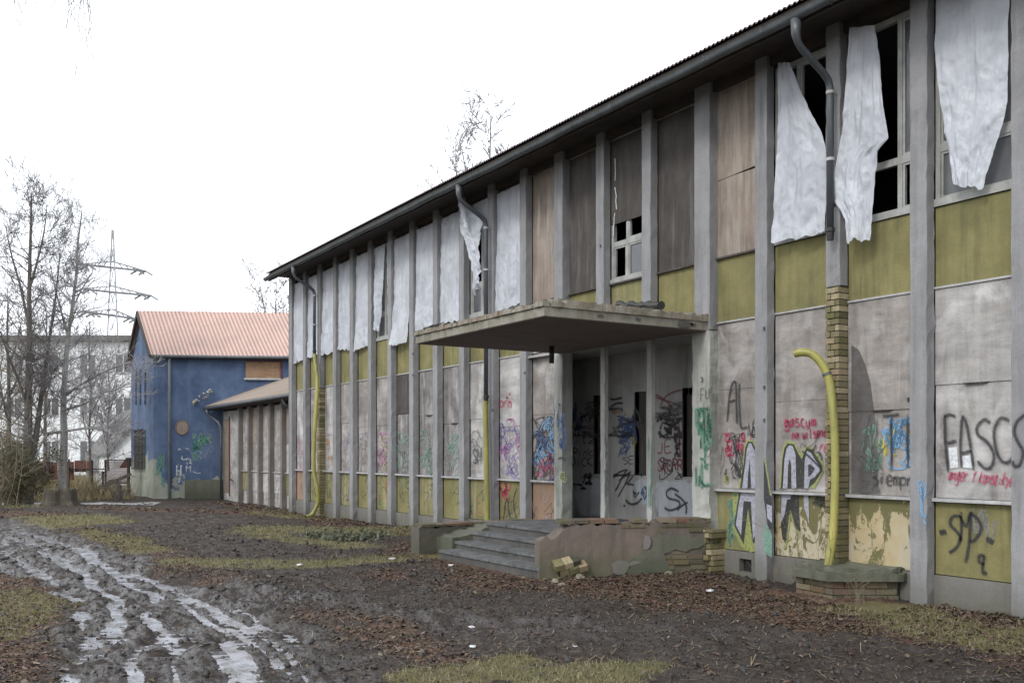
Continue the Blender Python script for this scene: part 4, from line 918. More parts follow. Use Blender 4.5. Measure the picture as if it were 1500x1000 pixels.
paint(AN,'sp_white',[[(342,640),(341,668),(338,690)],[(340,655),(337,680)]],.02,XA-.006)
paint(AN,'sp_black',[[(339,690),(336,700),(342,705),(343,716)]],.03,XA-.007)
tg=MB();tg.e=[]
for i in range(22):
    y=rr.uniform(29,34.5);zz0=rr.uniform(.4,1.7);q=[(y,zz0)]
    for j in range(5): q.append((q[-1][0]+rr.uniform(-.25,.25),q[-1][1]+rr.uniform(-.3,.3)))
    ribbon(tg,[(XA-.022-.0003*i,a,b) for a,b in smooth2(q)],.02)
tg.build('graffiti','sp_faint_dark',AN)
# ================================================================ blue house (plan is not square)
HA=(7.8,38.8);fd=(C_,-S_);a0=math.atan2(fd[1],fd[0])+math.radians(6);fd=(math.cos(a0),math.sin(a0))
W=8.5;GD=4.6;HB=(HA[0]+fd[0]*W,HA[1]+fd[1]*W);HC=(HB[0],HB[1]+GD);HD=(HA[0],HA[1]+GD)
zev=5.55;zr=7.38;hz=-.35
BH=thing('blue_house','blue rendered two storey house with a rose corrugated gable roof and a white flaking foot','house',(HA[0],HA[1],GZ))
def fr(s,z_,o=0): # front wall point, o outward toward the camera
    return (HA[0]+fd[0]*s+fd[1]*o,HA[1]+fd[1]*s-fd[0]*o,z_)
mid=lambda a,b:((a[0]+b[0])/2,(a[1]+b[1])/2)
ML,MR=mid(HA,HD),mid(HB,HC)
m=MB();m.add([(*HA,hz),(*HB,hz),(*HC,hz),(*HD,hz),(*HA,zev),(*HB,zev),(*HC,zev),(*HD,zev),(*ML,zr-.05),(*MR,zr-.05)],[(0,1,5,4),(3,0,4,8,7),(2,3,7,6),(1,2,6,9,5)])
wall=m.build('wall','blue_render',BH)
ov=.16;ex=.28
def ed(p,q,t): return (p[0]+(q[0]-p[0])*t,p[1]+(q[1]-p[1])*t)
sl=(zr-zev)/(GD/2)
e0=(HA[0]-fd[0]*ov,HA[1]-fd[1]*ov-ex,zev-ex*sl+.06);e1=(HB[0],HB[1]-ex,zev-ex*sl+.06);r0=(ML[0]-fd[0]*ov,ML[1]-fd[1]*ov,zr+.03);r1=(MR[0],MR[1],zr+.03)
b0=(HD[0]-fd[0]*ov,HD[1]-fd[1]*ov+ex,zev-ex*sl+.06);b1=(HC[0],HC[1]+ex,zev-ex*sl+.06)
r=corr('roof','roof_rose',e0,e1,r0,r1,.155,.03,BH);corr('roof','roof_rose',b0,b1,r0,r1,.135,.022,BH)
# sheet joints
def on(a,b,c,d,s,t): 
    p=[a[i]+(b[i]-a[i])*s for i in range(3)];q=[c[i]+(d[i]-c[i])*s for i in range(3)];return Vector([p[i]+(q[i]-p[i])*t for i in range(3)])
m=MB()
for t in(.36,.86): m.bar(on(e0,e1,r0,r1,0,t)+Vector((0,-.02,.03)),on(e0,e1,r0,r1,1,t)+Vector((0,-.02,.03)),.02,.012)
for s in (.1,.21,.32,.43,.54,.65): m.bar(on(e0,e1,r0,r1,s,.0)+Vector((0,-.02,.028)),on(e0,e1,r0,r1,s,1)+Vector((0,-.02,.028)),.02,.01)
m.build('sheet_joint','roof_mossy',r)
MB().bar(Vector(r0)+Vector((0,0,.05)),Vector(r1)+Vector((0,0,.05)),.22,.05).build('ridge_cap','roof_ridge',r)
for (p,q) in((e0,r0),):
    MB().bar(Vector(p)+Vector((.06,0,.04)),Vector(q)+Vector((.06,0,.04)),.30,.05).build('verge_flashing','roof_mossy',r)
MB().bar(Vector(b0)+Vector((-.03,0,-.08)),Vector(r0)+Vector((-.03,0,-.08)),.05,.2).build('barge_board','soffit_wood',BH);MB().bar(Vector(e0)+Vector((-.03,0,-.08)),Vector(r0)+Vector((-.03,0,-.08)),.05,.2).build('barge_board','soffit_wood',BH)
MB().tube([Vector(e0)+Vector((0,-.08,-.05)),Vector(e1)+Vector((0,-.08,-.05))],.065,8).build('gutter','zinc',BH,smooth=True)
MB().bar(Vector(e0)+Vector((0,.06,-.09)),Vector(e1)+Vector((0,.06,-.09)),.24,.04).build('eaves_board','soffit_wood',BH)
def sfr(u):  # distance along the front wall for a sight line
    t=(u-U0)/F;dx,dy=t*C_+S_,C_-t*S_;den=fd[0]*dy-fd[1]*dx
    return (HA[1]*dx-HA[0]*dy)/den
def vfr(u,v):
    s=sfr(u);x,y,_=fr(s,0);d=x*S_+y*C_;return s,H-(v-V0)*d/F
s,_=vfr(249,600);p=fr(s,0,.1)
MB().tube([(p[0],p[1]-.1,zev-.2),(p[0],p[1],zev-.4),(p[0],p[1],GZ)],.055,10).build('downpipe','pipe_pale',BH,smooth=True)
s0,zt_=vfr(360,530);s1,zb_=vfr(410,554)
m=MB();q=[fr(s0,zb_,.0),fr(s1,zb_,.0),fr(s1,zb_,.03),fr(s0,zb_,.03)];m.hexa(q+[(x,y,zt_) for x,y,_ in q]);wb=m.build('boarded_window','orange_ply',BH)
m=MB();q=[fr(s0-.05,zb_-.07,.0),fr(s1+.05,zb_-.07,.0),fr(s1+.05,zb_-.07,.1),fr(s0-.05,zb_-.07,.1)];m.hexa(q+[(x,y,zb_) for x,y,_ in q]);m.build('sill','pale_trim',wb)
m=MB();q=[fr(s1,zb_,.0),fr(s1+.07,zb_,.0),fr(s1+.07,zb_,.05),fr(s1,zb_,.05)];m.hexa(q+[(x,y,zt_) for x,y,_ in q]);q=[fr(s0,zt_,.0),fr(s1+.07,zt_,.0),fr(s1+.07,zt_,.05),fr(s0,zt_,.05)];m.hexa(q+[(x,y,zt_+.05) for x,y,_ in q]);m.build('frame','rust',wb)
sc,zc=vfr(267,626);m=MB();n=28;m.add([fr(sc+.23*math.cos(i*2*math.pi/n),zc+.26*math.sin(i*2*math.pi/n),.012) for i in range(n)],[tuple(range(n))]);rw=m.build('round_window','board_tan',BH)
m=MB();m.tube([fr(sc+.24*math.cos(i*2*math.pi/n),zc+.27*math.sin(i*2*math.pi/n),.015) for i in range(n+1)],.02,6,cap=False);m.build('rim','orange_ply',rw)
# gable openings (gable wall is x = HA[0], running away)
m=MB()
xg=HA[0]
for u in(199.5,206,213): 
    y=P(u,0,xg)[1];z1_=P(u,541,xg)[2];z0_=P(u,592,xg)[2];MB().box(xg-.03,xg+.02,y-.14,y+.14,z0_,z1_).build('slit_window','slit_dark',BH)
ya,yb=P(213,0,xg)[1],P(197,0,xg)[1];za,zb2=P(205,686,xg)[2],P(205,630,xg)[2]
gw=MB().box(xg-.02,xg+.02,ya,yb,za,zb2).build('barred_window','rubber_black',BH)
m=MB()
for i in range(9): y=ya+(yb-ya)*i/8;m.box(xg-.12,xg-.10,y-.012,y+.012,za-.05,zb2+.05)
for i in range(6): z_=za+(zb2-za)*i/5;m.box(xg-.13,xg-.09,ya-.06,yb+.06,z_-.015,z_+.015)
m.build('bars','rust_dark',gw)
MB().box(xg-.4,xg+.02,HD[1]-.3,HD[1]+.05,zev-1.0,zev-.6).build('eaves_box','old_wood',BH) if False else None
# graffiti on the front
def fpaint(mat,strokes,w,o=.012):
    m=MB();m.e=[]
    for st in strokes:
        pts=[]
        for u,v in smooth2(st):
            s,z_=vfr(u,v);pts.append((s,z_))
        n=len(pts);ofs=len(m.v)
        for i,(s,z_) in enumerate(pts):
            a=pts[max(0,i-1)];b=pts[min(n-1,i+1)];dy,dz=b[0]-a[0],b[1]-a[1];L=math.hypot(dy,dz) or 1
            for k,e in((-1,0),(0,1),(1,0)): m.v.append(fr(s-dz/L*w*k,z_+dy/L*w*k,o));m.e.append(e)
        for i in range(n-1):
            for k in(0,1):m.f.append((ofs+i*3+k,ofs+i*3+k+1,ofs+i*3+k+4,ofs+i*3+k+3))
    m.build('graffiti',mat,wall)
fpaint('sp_white',[[(259,682),(259,696)],[(259,689),(265,689)],[(265,682),(265,696)],[(258,682),(261,682)],[(264,682),(267,682)],[(269,696),(270,696)]],.03)
fpaint('sp_white',word('M',(273,690),(281,690),9)+scrib(265,666,281,680,5,61)+[[(262,700),(263,706),(260,704)],[(283,690),(289,693),(294,692)]]+scrib(262,656,276,661,2,62),.018,.014)
fpaint('sp_faint_green',scrib(280,636,309,675,9,63),.035,.010);fpaint('sp_faint_grey',scrib(278,632,310,672,6,64),.02,.016)
fpaint('sp_green',scrib(281,640,305,660,6,65),.06,.008)
fpaint('sp_faint_green',scrib(228,665,240,712,10,66),.05,.010)
# damp concrete block at its foot
s0,_=vfr(275,700);s1,_=vfr(329,700)
q=[fr(s0,-.4,.02),fr(s1,-.4,.02),fr(s1,-.4,.5),fr(s0,-.4,.5)];q=[q[3],q[2],q[1],q[0]]
MB().hexa(q+[(x,y,.58) for x,y,_ in q]).build('foot_wall','mossy_cement',BH)
# burst of pale filler foam where the annex roof meets the wall
m=MB();rr=random.Random(6)
for i in range(26):
    u=rr.uniform(284,312);s,z_=vfr(u,590-(u-284)*.62+rr.uniform(-4,4));c0=fr(s,z_,rr.uniform(.05,.3));r_=rr.uniform(.025,.065)
    V=[];nn=6
    for a in range(nn): V.append((c0[0]+r_*math.cos(a)*rr.uniform(.6,1.3),c0[1]+r_*math.sin(a),c0[2]+rr.uniform(-.4,.4)*r_))
    V+= [(c0[0],c0[1],c0[2]+r_),(c0[0],c0[1],c0[2]-r_)];m.add(V,[(i2,(i2+1)%nn,nn) for i2 in range(nn)]+[((i2+1)%nn,i2,nn+1) for i2 in range(nn)])
m.build('foam_filler','foam',wall)
# ================================================================ distant white block
WB=thing('apartment_block','three storey white apartment block seen through the bare trees','apartment block',D(60,690,75))
o=Vector(D(60,690,75))
def wf(u,v,dd=75): return D(u,v,dd)
zt0=wf(0,499)[2]
a=Vector(wf(-160,700));b=Vector(wf(330,700));dx=(b-a).normalized();nrm=Vector((S_,C_,0))
def wbox(u0,v0,u1,v1,d0,d1,m):
    p=Vector(wf(u0,v1));q=Vector(wf(u1,v1));t=wf(u0,v0)[2];bz=p.z
    A=[p+nrm*d0,q+nrm*d0,q+nrm*d1,p+nrm*d1];m.hexa([tuple(x) for x in A]+[(x.x,x.y,t) for x in A])
m=MB();wbox(-160,500,330,742,0,11,m);m.build('wall','white_render',WB)
m=MB();wbox(-165,492,335,500,-.5,11.5,m);rf=m.build('roof','grey_tile',WB)
rows=[(520,545),(583,608),(646,675)]
for (va,vb) in rows:
    for u in(-118,-62,-10,10,64,118,170,222):
        if u in(-10,):continue
        for du in(0,12):
            m=MB();wbox(u+du,va,u+du+9.5,vb,-.04,.0,m);w=m.build('window','window_dull',WB)
            m=MB();wbox(u+du-.7,vb,u+du+10.2,vb+1.5,-.12,0,m);m.build('sill','pale_trim',w)
# ================================================================ small gabled outbuilding
SH=thing('gabled_shed','small white outbuilding with a grey tiled gable roof beside the blue house','shed',D(180,715,55))
def sp(u,v,d): return Vector(D(u,v,d))
f0=sp(161,662,55);f1=sp(275,662,55);ap=sp(218,597,55);fz=-.4;bk=Vector((-6.6,7.6,0))*.62
g0=sp(130,648,63);
m=MB();F0=(f0.x,f0.y,fz);F1=(f1.x,f1.y,fz);b_=Vector(g0)-f0;b_.z=0
def sh(p,z_=None): q=Vector(p)+b_;return (q.x,q.y,q.z if z_ is None else z_)
m.add([F0,F1,tuple(f1),tuple(ap),tuple(f0),sh(F0),sh(F1),sh(f1),sh(ap),sh(f0)],[(0,1,2,3,4),(5,9,8,7,6),(0,4,9,5),(1,6,7,2)])
m.build('wall','white_render',SH)
dn=(ap-f0).normalized();up=Vector((0,0,.08))
def slab(p,q,nm):
    e=p-(q-p).normalized()*.35;o1=-b_.normalized()*.3;m=MB();A=[e+o1,q+o1,Vector(sh(q))-o1,Vector(sh(e))-o1]
    m.hexa([tuple(x+Vector((0,0,.02))) for x in A]+[tuple(x+Vector((0,0,.14))) for x in A]);m.build('roof','grey_tile',SH)
slab(f0,ap,0);slab(f1,ap,0)
m=MB();q=sp(136,690,58.6);m.box(q.x-.4,q.x+.4,q.y-.05,q.y+.05,-.2,1.4);m.build('door','frame_paint',SH)
# ================================================================ parked car behind the fence
CR=thing('parked_car','white parked car half hidden behind the rusty fence','car',D(185,718,44))
def carshape(m,prof,w,base,ax,ay):
    n=len(prof);V=[]
    for s,k in((-w/2,1),(w/2,1)):
        for (x,z_) in prof:
            sw=s*(.86 if z_>1.0 else 1);V.append((base[0]+ax[0]*x+ay[0]*sw,base[1]+ax[1]*x+ay[1]*sw,base[2]+z_))
    m.add(V,[tuple(range(n))[::-1],tuple(range(n,2*n))]+[(i,(i+1)%n,(i+1)%n+n,i+n) for i in range(n)]);return m
bs=Vector(D(152,720,44));bs.z=-.2;ax=Vector((C_,-S_,0));ay=Vector((S_,C_,0))
carshape(MB(),[(0,.35),(.05,.75),(.2,.92),(.62,1.05),(1.1,1.62),(1.4,1.74),(3.6,1.74),(3.95,1.2),(4.05,.6),(4.0,.35)],1.75,bs,ax,ay).build('body','car_white',CR)
m=MB()
def cs(x,z_,o=-.012-.88): p=bs+ax*x+ay*(o*(.86 if z_>1.0 else 1.));return (p.x,p.y,p.z+z_)
m.add([cs(1.02,1.14),cs(1.9,1.14),cs(1.9,1.60),cs(1.34,1.60)],[(0,1,2,3)]).add([cs(1.98,1.14),cs(2.85,1.14),cs(2.85,1.60),cs(1.98,1.60)],[(0,1,2,3)]);m.build('side_window','glass_dark',CR)
for x in(.8,3.2):
    p=bs+ax*x;tq=MB();tq.tube([p+ay*-.9+Vector((0,0,.32)),p+ay*-.66+Vector((0,0,.32))],.32,18);w=tq.build('wheel','rubber_black',CR);MB().tube([p+ay*-.91+Vector((0,0,.32)),p+ay*-.9+Vector((0,0,.32))],.19,14).build('hub','zinc',w)
m=MB();p=bs+ax*.1+ay*-.7;m.box(p.x-.1,p.x+.1,p.y-.05,p.y+.12,.5,.66);m.build('headlight','pale_trim',CR)
# ================================================================ fence, gate, posts
def fp(u,v,d=39): return Vector(D(u,v,d))
FN=thing('rusty_fence','low fence of rusty sheet panels between dark posts behind the tree stump','fence',tuple(fp(100,727)))
m=MB()
def fb(u0,v0,u1,v1,d,th,m):
    p=fp(u0,v1,d);q=fp(u1,v1,d);t=fp(u0,v0,d).z;n_=Vector((S_,C_,0))*th;A=[p,q,q+n_,p+n_];m.hexa([tuple(x) for x in A]+[(x.x,x.y,t) for x in A])
for (u0,u1,v0,v1) in((47,69,676,706),(72,84,677,702),(85,108,676,703),(109,126,674,690),(127,134,675,689)):
    m=MB();fb(u0,v0,u1,v1,39.2,.03,m);m.build('sheet_panel','rust',FN)
m=MB();fb(85,686,152,687.5,39.1,.06,m);fb(47,690,152,691,39.15,.05,m);m.build('rail','rust_dark',FN)
for (u,w,v) in((50,1.6,698),(61,2,690),(65,1.6,680),(70,3,674),(100,1.6,672),(134,2,674),(150,2,690)):
    m=MB();fb(u-w/2,v,u+w/2,727.5,39.,.1,m);m.build('post','rust_dark',FN)
GT=thing('mesh_gate','rusty tube and mesh gate standing against the blue house','gate',tuple(fp(170,727)))
m=MB();fb(153,673,155,722,38.6,.06,m);fb(186,670,189.5,727,38.6,.1,m);fb(153,673,188,674.5,38.6,.06,m);fb(153,706,188,708,38.6,.06,m);m.build('frame','rust_dark',GT)
m=MB()
for i in range(34): fb(155+i*.92,675,155.35+i*.92,707,38.62,.01,m)
for i in range(14): fb(155,676+i*2.2,187,676.4+i*2.2,38.63,.01,m)
m.build('mesh','rust',GT)
BM=MB().bar(fp(124,724,37),fp(192,694,37.4),.16,.12).build('leaning_beam','old_wood',None,origin=tuple(fp(124,724,37)),label='mossy wooden beam leaning against the rusty gate',category='beam')
# ================================================================ pylon
PY=thing('lattice_pylon','pale steel electricity pylon with three cross arms far behind the trees','pylon',D(165,700,185))
def py(u,v,dd=0): return Vector(D(u,v,185+dd))
m=MB();lv=[700,640,590,545,500,460,424,388,360,337]
def wd(v): return 1+ (v-337)/363*15
pr=None
for i,v in enumerate(lv):
    w=wd(v);c4=[py(165-w,v,-w/7.6),py(165+w,v,-w/7.6),py(165+w,v,w/7.6),py(165-w,v,w/7.6)]
    if pr:
        for k in range(4): m.bar(pr[k],c4[k],.22,.22);m.bar(pr[k],c4[(k+1)%4],.1,.1);m.bar(pr[(k+1)%4],c4[k],.1,.1);m.bar(c4[k],c4[(k+1)%4],.1,.1)
    pr=c4
m.build('tower','pylon_steel',PY)
for v,l,r in((390,48,48),(426,45,56),(460,38,34)):
    m=MB();e1=py(165-l,v-3,-6);e2=py(165+r,v+7,6);top=py(165,v-7)
    for e in(e1,e2):
        c0=py(165,v+2);m.bar(c0,e,.35,.35);m.bar(top,e,.2,.2)
        for t in(.3,.5,.7): m.bar(c0+(e-c0)*t,top+(e-top)*(t-.12),.12,.12)
    arm=m.build('cross_arm','pylon_dark',PY)
    m=MB()
    for e,c_x in((e1,1),(e2,-1)):
        for t in(1,.75): p=py(165,v+2)+(e-py(165,v+2))*t;m.bar(p,p+Vector((1.2,-.6,-.8)),.3,.3);m.bar(p,p+Vector((-1.2,.6,-.8)),.3,.3)
    m.build('insulator','pylon_dark',arm)
# ================================================================ ground
CAMZ=H
def inpoly(x,y,poly):
    r=np.zeros(x.shape,bool);n=len(poly)
    for i in range(n):
        x1,y1=poly[i][:2];x2,y2=poly[(i+1)%n][:2]
        if y1==y2:continue
        c=((y1>y)!=(y2>y))&(x<(x2-x1)*(y-y1)/(y2-y1)+x1);r^=c
    return r
def dline(x,y,pl):
    d=np.full(x.shape,1e9)
    for (a,b) in zip(pl,pl[1:]):
        ax,ay,bx,by=a[0],a[1],b[0],b[1];L=(bx-ax)**2+(by-ay)**2+1e-12
        t=np.clip(((x-ax)*(bx-ax)+(y-ay)*(by-ay))/L,0,1);d=np.minimum(d,np.hypot(x-ax-t*(bx-ax),y-ay-t*(by-ay)))
    return d
def dpoly(x,y,poly):
    pl=list(poly)+[poly[0]];d=dline(x,y,pl);return np.where(inpoly(x,y,poly),-d,d)
def sm(d,w): return np.clip(.5-d/w,0,1)**2*(3-2*np.clip(.5-d/w,0,1))
px=lambda *p:[G(u,v)[:2] for u,v in p]
TRACK=px((-60,752),(30,752),(110,780),(200,815),(262,848),(330,872),(400,892),(470,930),(520,1010),(560,1100))+px((-20,1100),(45,1000),(95,945),(105,900),(75,862),(0,832),(-80,822))
RT=px((250,850),(330,862),(420,880),(500,890),(580,900),(700,912),(900,925),(1010,930))   # rut leaving to the right
TREF=[(-1.9,3.5),(-1.0,8.2),(-.9,12),(-1.5,18),(-1.6,24),(-1.4,32)]
RUTS=[(px((0,778),(60,790),(110,822),(150,860),(172,900),(140,960),(85,1030)),.14,1.),(px((20,765),(90,790),(150,825),(215,870),(225,920),(205,980),(190,1040)),.13,1.),
 (px((60,775),(130,810),(200,850),(255,890),(262,940),(255,1030)),.10,.8),(px((120,800),(190,835),(260,868),(330,910),(370,960),(395,1030)),.17,1.1),(px((200,835),(280,865),(350,895),(405,930),(440,980),(470,1040)),.13,1.),
 (RT,.15,1.2),(px((300,870),(400,895),(520,920),(640,935),(740,940)),.13,.6),(px((880,905),(900,915),(925,925)),.35,.4),(px((0,800),(70,840),(110,880),(120,930),(60,1020)),.12,1.),(px((640,905),(720,925),(800,935)),.2,.45)]
GRASS=[(px((50,765),(85,752),(140,758)),1.2,1.),(px((130,775),(170,790),(210,808)),.40,.9),(px((415,772),(500,775),(600,780)),.9,1.),(px((260,825),(350,825),(470,828),(640,815)),.5,.75),
 (px((640,985),(740,968),(860,985),(830,1010)),.45,.9),(px((1310,905),(1400,925),(1500,945),(1600,955)),.55,1.),(px((0,870),(40,880),(20,930)),.5,.75),(px((380,745),(430,752),(520,760)),.5,.6),(px((350,768),(420,790),(520,800)),.5,.6),(px((0,735),(50,738)),1.,.6)]
LEAFS=[(px((620,800),(700,830),(780,860),(900,860)),.75,.9),([(8.4,3),(8.2,6),(7.7,8),(7.4,9.3)],1.15,1.),(px((560,840),(600,850),(700,865)),.45,.45),(px((0,850),(50,900),(20,990),(-60,1000)),.7,.72),([(8.6,14.2),(8.5,20),(8.9,27),(9.4,35)],.55,.9),
 (px((30,770),(110,772),(180,800),(300,850)),.7,.6),(px((170,738),(300,742),(430,748)),.9,.7),(px((1000,880),(1200,900),(1450,960)),.5,.5),(px((480,900),(560,940),(640,950)),.5,.5),(px((0,745),(60,748)),1.2,.6),([(6.5,13.6),(7.0,13.4)],.4,1.)]
def masks(x,y):
    wx=x+(fbm(x*1.3,y*1.3,3,5)-.5)*.9;wy=y+(fbm(x*1.3,y*1.3,3,9)-.5)*.9
    tr=sm(dpoly(wx,wy,TRACK),.7)
    rt=sm(dline(wx,wy,RT)-.35,.5)
    g=np.zeros(x.shape);l=np.zeros(x.shape)
    for p,w,s in GRASS:g=np.maximum(g,s*sm(dline(wx,wy,p)-w*.95,w*1.2))
    for p,w,s in LEAFS:l=np.maximum(l,s*sm(dline(wx,wy,p)-w*.8,w*1.2))
    br=.4+1.1*fbm(x*2.2,y*2.2,4,21)
    g=np.clip(g*br,0,1);l=np.clip(l*(.3+1.25*fbm(x*1.7+5,y*1.7,4,33)),0,1)
    far=np.clip((np.hypot(x,y)-42)/15,0,1)
    behind=((y>40)&(x<7)).astype(float);g=np.maximum(g,np.maximum(far,behind)*(.3+.9*fbm(x*.4,y*.4,3,3)))
    g=g*(1-tr);l=l*(1-tr*.92)
    l=np.clip(l+.18*fbm(x*3,y*3,3,41)*(1-tr)*(1-g),0,1)
    return tr,rt,g,l
SEAT=[(8.75,7.3,.9,.05),(8.2,9.2,.9,.06),(3.87,33.3,1.4,.12)]
def height(x,y,mk=None):
    tr,rt,g,l=mk if mk is not None else masks(x,y)
    r=np.hypot(x,y)
    z=-.12*np.clip((y-18)/8,0,1)-.04*np.clip((y-26)/8,0,1)
    z=z+(fbm(x*.5,y*.5,3,2)-.5)*.07*(1-tr)
    z=z+.05*l*sm(np.abs(x-8.9)-.4,.8)+.02*g
    z=z-.052*tr
    wx=x+(fbm(x*1.1,y*1.1,2,51)-.5)*.35;wy=y+(fbm(x*1.1,y*1.1,2,52)-.5)*.35
    for p,w,s in RUTS:
        d=dline(wx,wy,p);z=z-.032*s*np.exp(-(d/w)**2)+.022*s*np.exp(-((d-w*1.75)/(w*.65))**2)
    mudm=np.clip(1-g-.6*l,0,1)
    clod=fbm(x*5,y*5,4,61,.6);z=z+(clod-.5)*.05*mudm*(1-.6*tr)+np.maximum(clod-.62,0)*.22*mudm*(1-.5*tr)+(fbm(dline(x,y,TREF)*12.5,y*.6,3,63)-.5)*.085*tr+(fbm(x*10,y*10,3,64)-.5)*.02*tr
    # heaped berm beside the right hand rut
    db=dline(wx,wy,px((265,838),(330,850),(390,868),(440,878),(520,880)));z=z+.07*np.exp(-(db/.16)**2)*(.3+1.2*fbm(x*4,y*4,3,71))
    # tyre cleats across the track
    z=z+.016*np.sin((y*.93+x*.4)*2*np.pi/.17+3*fbm(x*2,y*2,2,81))*tr*(fbm(x*1.2,y*1.2,2,83)>.48)
    z=z+(fbm(x*22,y*22,3,91)-.5)*.018*(r<20)
    for (cx,cy,w,h) in SEAT: z=z+h*np.exp(-((x-cx)**2+(y-cy)**2)/w**2)
    return z
ang=np.radians(np.concatenate([np.arange(1,63,.1),np.arange(63,361,4.)]))
rr_=[.05,1.5,3,4.2,5.4]
while rr_[-1]<13:rr_.append(rr_[-1]*1.0042)
while rr_[-1]<42:rr_.append(rr_[-1]*1.009)
while rr_[-1]<1500:rr_.append(rr_[-1]*1.12)
rr_=np.array(rr_);A_,R_=np.meshgrid(ang,rr_);X_=(R_*np.sin(A_)).ravel();Y_=(R_*np.cos(A_)).ravel()
mk=masks(X_,Y_);Z_=height(X_,Y_,mk)
inb=(X_>9.22)&(X_<19)&(Y_<26.5);Z_=np.where(inb,np.minimum(Z_,-.2),Z_)
na=len(ang);nr=len(rr_);i,j=np.meshgrid(np.arange(nr-1),np.arange(na),indexing='ij');j2=(j+1)%na
Fc=np.stack([i*na+j,i*na+j2,(i+1)*na+j2,(i+1)*na+j],-1).reshape(-1,4)
wet=np.clip(np.maximum(mk[0]*1.0,mk[1]*.6)*1.0+.55*sm(dline(X_,Y_,px((560,905),(800,925),(1000,930)))-.5,1.2)+.22,0,1)*(1-.8*mk[3])
bulk('ground',np.stack([X_,Y_,Z_],-1),Fc,'soil',kind='structure',attrs=dict(grass=mk[2],leaf=mk[3],wet=wet),smooth=True)
# standing water: level sheet showing only where ruts are deeper
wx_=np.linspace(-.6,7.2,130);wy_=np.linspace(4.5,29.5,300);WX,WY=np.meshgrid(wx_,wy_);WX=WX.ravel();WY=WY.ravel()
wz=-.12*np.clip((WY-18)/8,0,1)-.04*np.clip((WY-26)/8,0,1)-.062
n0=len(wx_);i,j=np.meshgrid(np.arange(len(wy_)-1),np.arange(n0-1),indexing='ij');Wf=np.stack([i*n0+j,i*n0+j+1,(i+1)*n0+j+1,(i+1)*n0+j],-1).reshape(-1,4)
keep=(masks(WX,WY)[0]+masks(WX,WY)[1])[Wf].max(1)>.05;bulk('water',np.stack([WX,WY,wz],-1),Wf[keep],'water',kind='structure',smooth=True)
# pale paved strip in front of the blue house
a=G(-120,741,-.14);b=G(-120,736,-.14);c=G(235,735.,-.14);d=G(222,739.5,-.14)
NP=40;V=[];rr=random.Random(4)
for i in range(NP+1):
    t=i/NP
    for p,q in((a,d),(b,c)):
        x=p[0]+(q[0]-p[0])*t;y=p[1]+(q[1]-p[1])*t+rr.uniform(-.25,.25);V.append((x,y,0))
V=np.array(V);V[:,2]=height(V[:,0],V[:,1])+.02
bulk('path',V,[(2*i,2*i+2,2*i+3,2*i+1) for i in range(NP)],'pale_path',kind='structure')
# ---------------------------------------------------------------- leaves, grass, twigs (ground cover)
def wedge(n,r0,r1,pw=1.):
    a=np.radians(RNG.uniform(2,62,n));r=r0*(r1/r0)**(RNG.random(n)**pw);return r*np.sin(a),r*np.cos(a),r
def outb(x,y): 
    ok=(x<XP-.08)|(y>26.6)|((y>YK(4))&(y<YK(7))&(x<9.0));st=(x>6.75)&(y>9.3)&(y<14.05)&(x>6.85+(10.33-y)*2.4);ld=inpoly(x,y,[(8.3,6.2),(9.3,6.2),(9.3,8.0),(8.3,8.0)])
    return ok&~st&~ld&~((x>9.95)&(y<37.2))
def scatter_leaf(N):
    x,y,r=wedge(N,5.8,36,.8);m=masks(x,y);drift=.55+.9*sm(np.abs(x-8.95)-.25,.6);p=drift*np.clip(m[3]*1.2-.15,0,1)*(1-.3*m[2])*(.35+fbm(x*3.5,y*3.5,3,77))+.035*(1-m[0]*.7)
    k=(RNG.random(N)<p)&outb(x,y);x,y,r=x[k],y[k],r[k];z=height(x,y);n=len(x)
    s=RNG.uniform(.007,.022,n)*(1+1.1*(RNG.random(n)<.12))*(1+np.clip(r-10,0,30)*.05);a=RNG.uniform(0,6.28,n);tl=RNG.normal(0,.45,n);cu=RNG.uniform(.1,.7,n)
    ca,sa=np.cos(a),np.sin(a);loc=np.array([(-1,0,0),(-.1,-.55,1),(1,0,.2),(-.1,.55,1)],float)
    V=np.zeros((n,4,3))
    for q in range(4):
        lx,ly,lz=loc[q];X=lx*s;Y=ly*s;Zq=lz*s*cu+X*np.sin(tl)+.008
        V[:,q,0]=x+X*ca-Y*sa;V[:,q,1]=y+X*sa+Y*ca;V[:,q,2]=z+np.abs(Zq)
    Fq=np.arange(n*4).reshape(n,4);return V.reshape(-1,3),Fq
V,Fq=scatter_leaf(520000);bulk('leaf_litter',V,Fq,'leaf_brown',kind='stuff',label='brown fallen leaves lying along the foot of the building',category='leaf litter');print('leaves',len(Fq))
def scatter_grass(N,mat,name,fun,lab,r0=5.8,r1=40,h=(.02,.065),cat='grass'):
    x,y,r=wedge(N,r0,r1,.75);m=masks(x,y);p=fun(x,y,m);k=(RNG.random(N)<p)&outb(x,y);x,y,r=x[k],y[k],r[k];z=height(x,y);n=len(x)
    hh=RNG.uniform(*h,n)*(1+.02*np.clip(r-10,0,30));w=RNG.uniform(.0022,.005,n)*(1+.07*np.clip(r-8,0,30));a=RNG.uniform(0,6.28,n);ln=RNG.uniform(.2,1.1,n)*hh;b=RNG.uniform(0,6.28,n)
    V=np.zeros((n,3,3));V[:,0]=np.stack([x-w*np.cos(a),y-w*np.sin(a),z-.01],-1);V[:,1]=np.stack([x+w*np.cos(a),y+w*np.sin(a),z-.01],-1);V[:,2]=np.stack([x+ln*np.cos(b),y+ln*np.sin(b),z+hh*RNG.uniform(.5,1,n)],-1)
    bulk(name,V.reshape(-1,3),np.arange(n*3).reshape(n,3),mat,kind='stuff',nv=3,label=lab,category=cat);print(name,n)
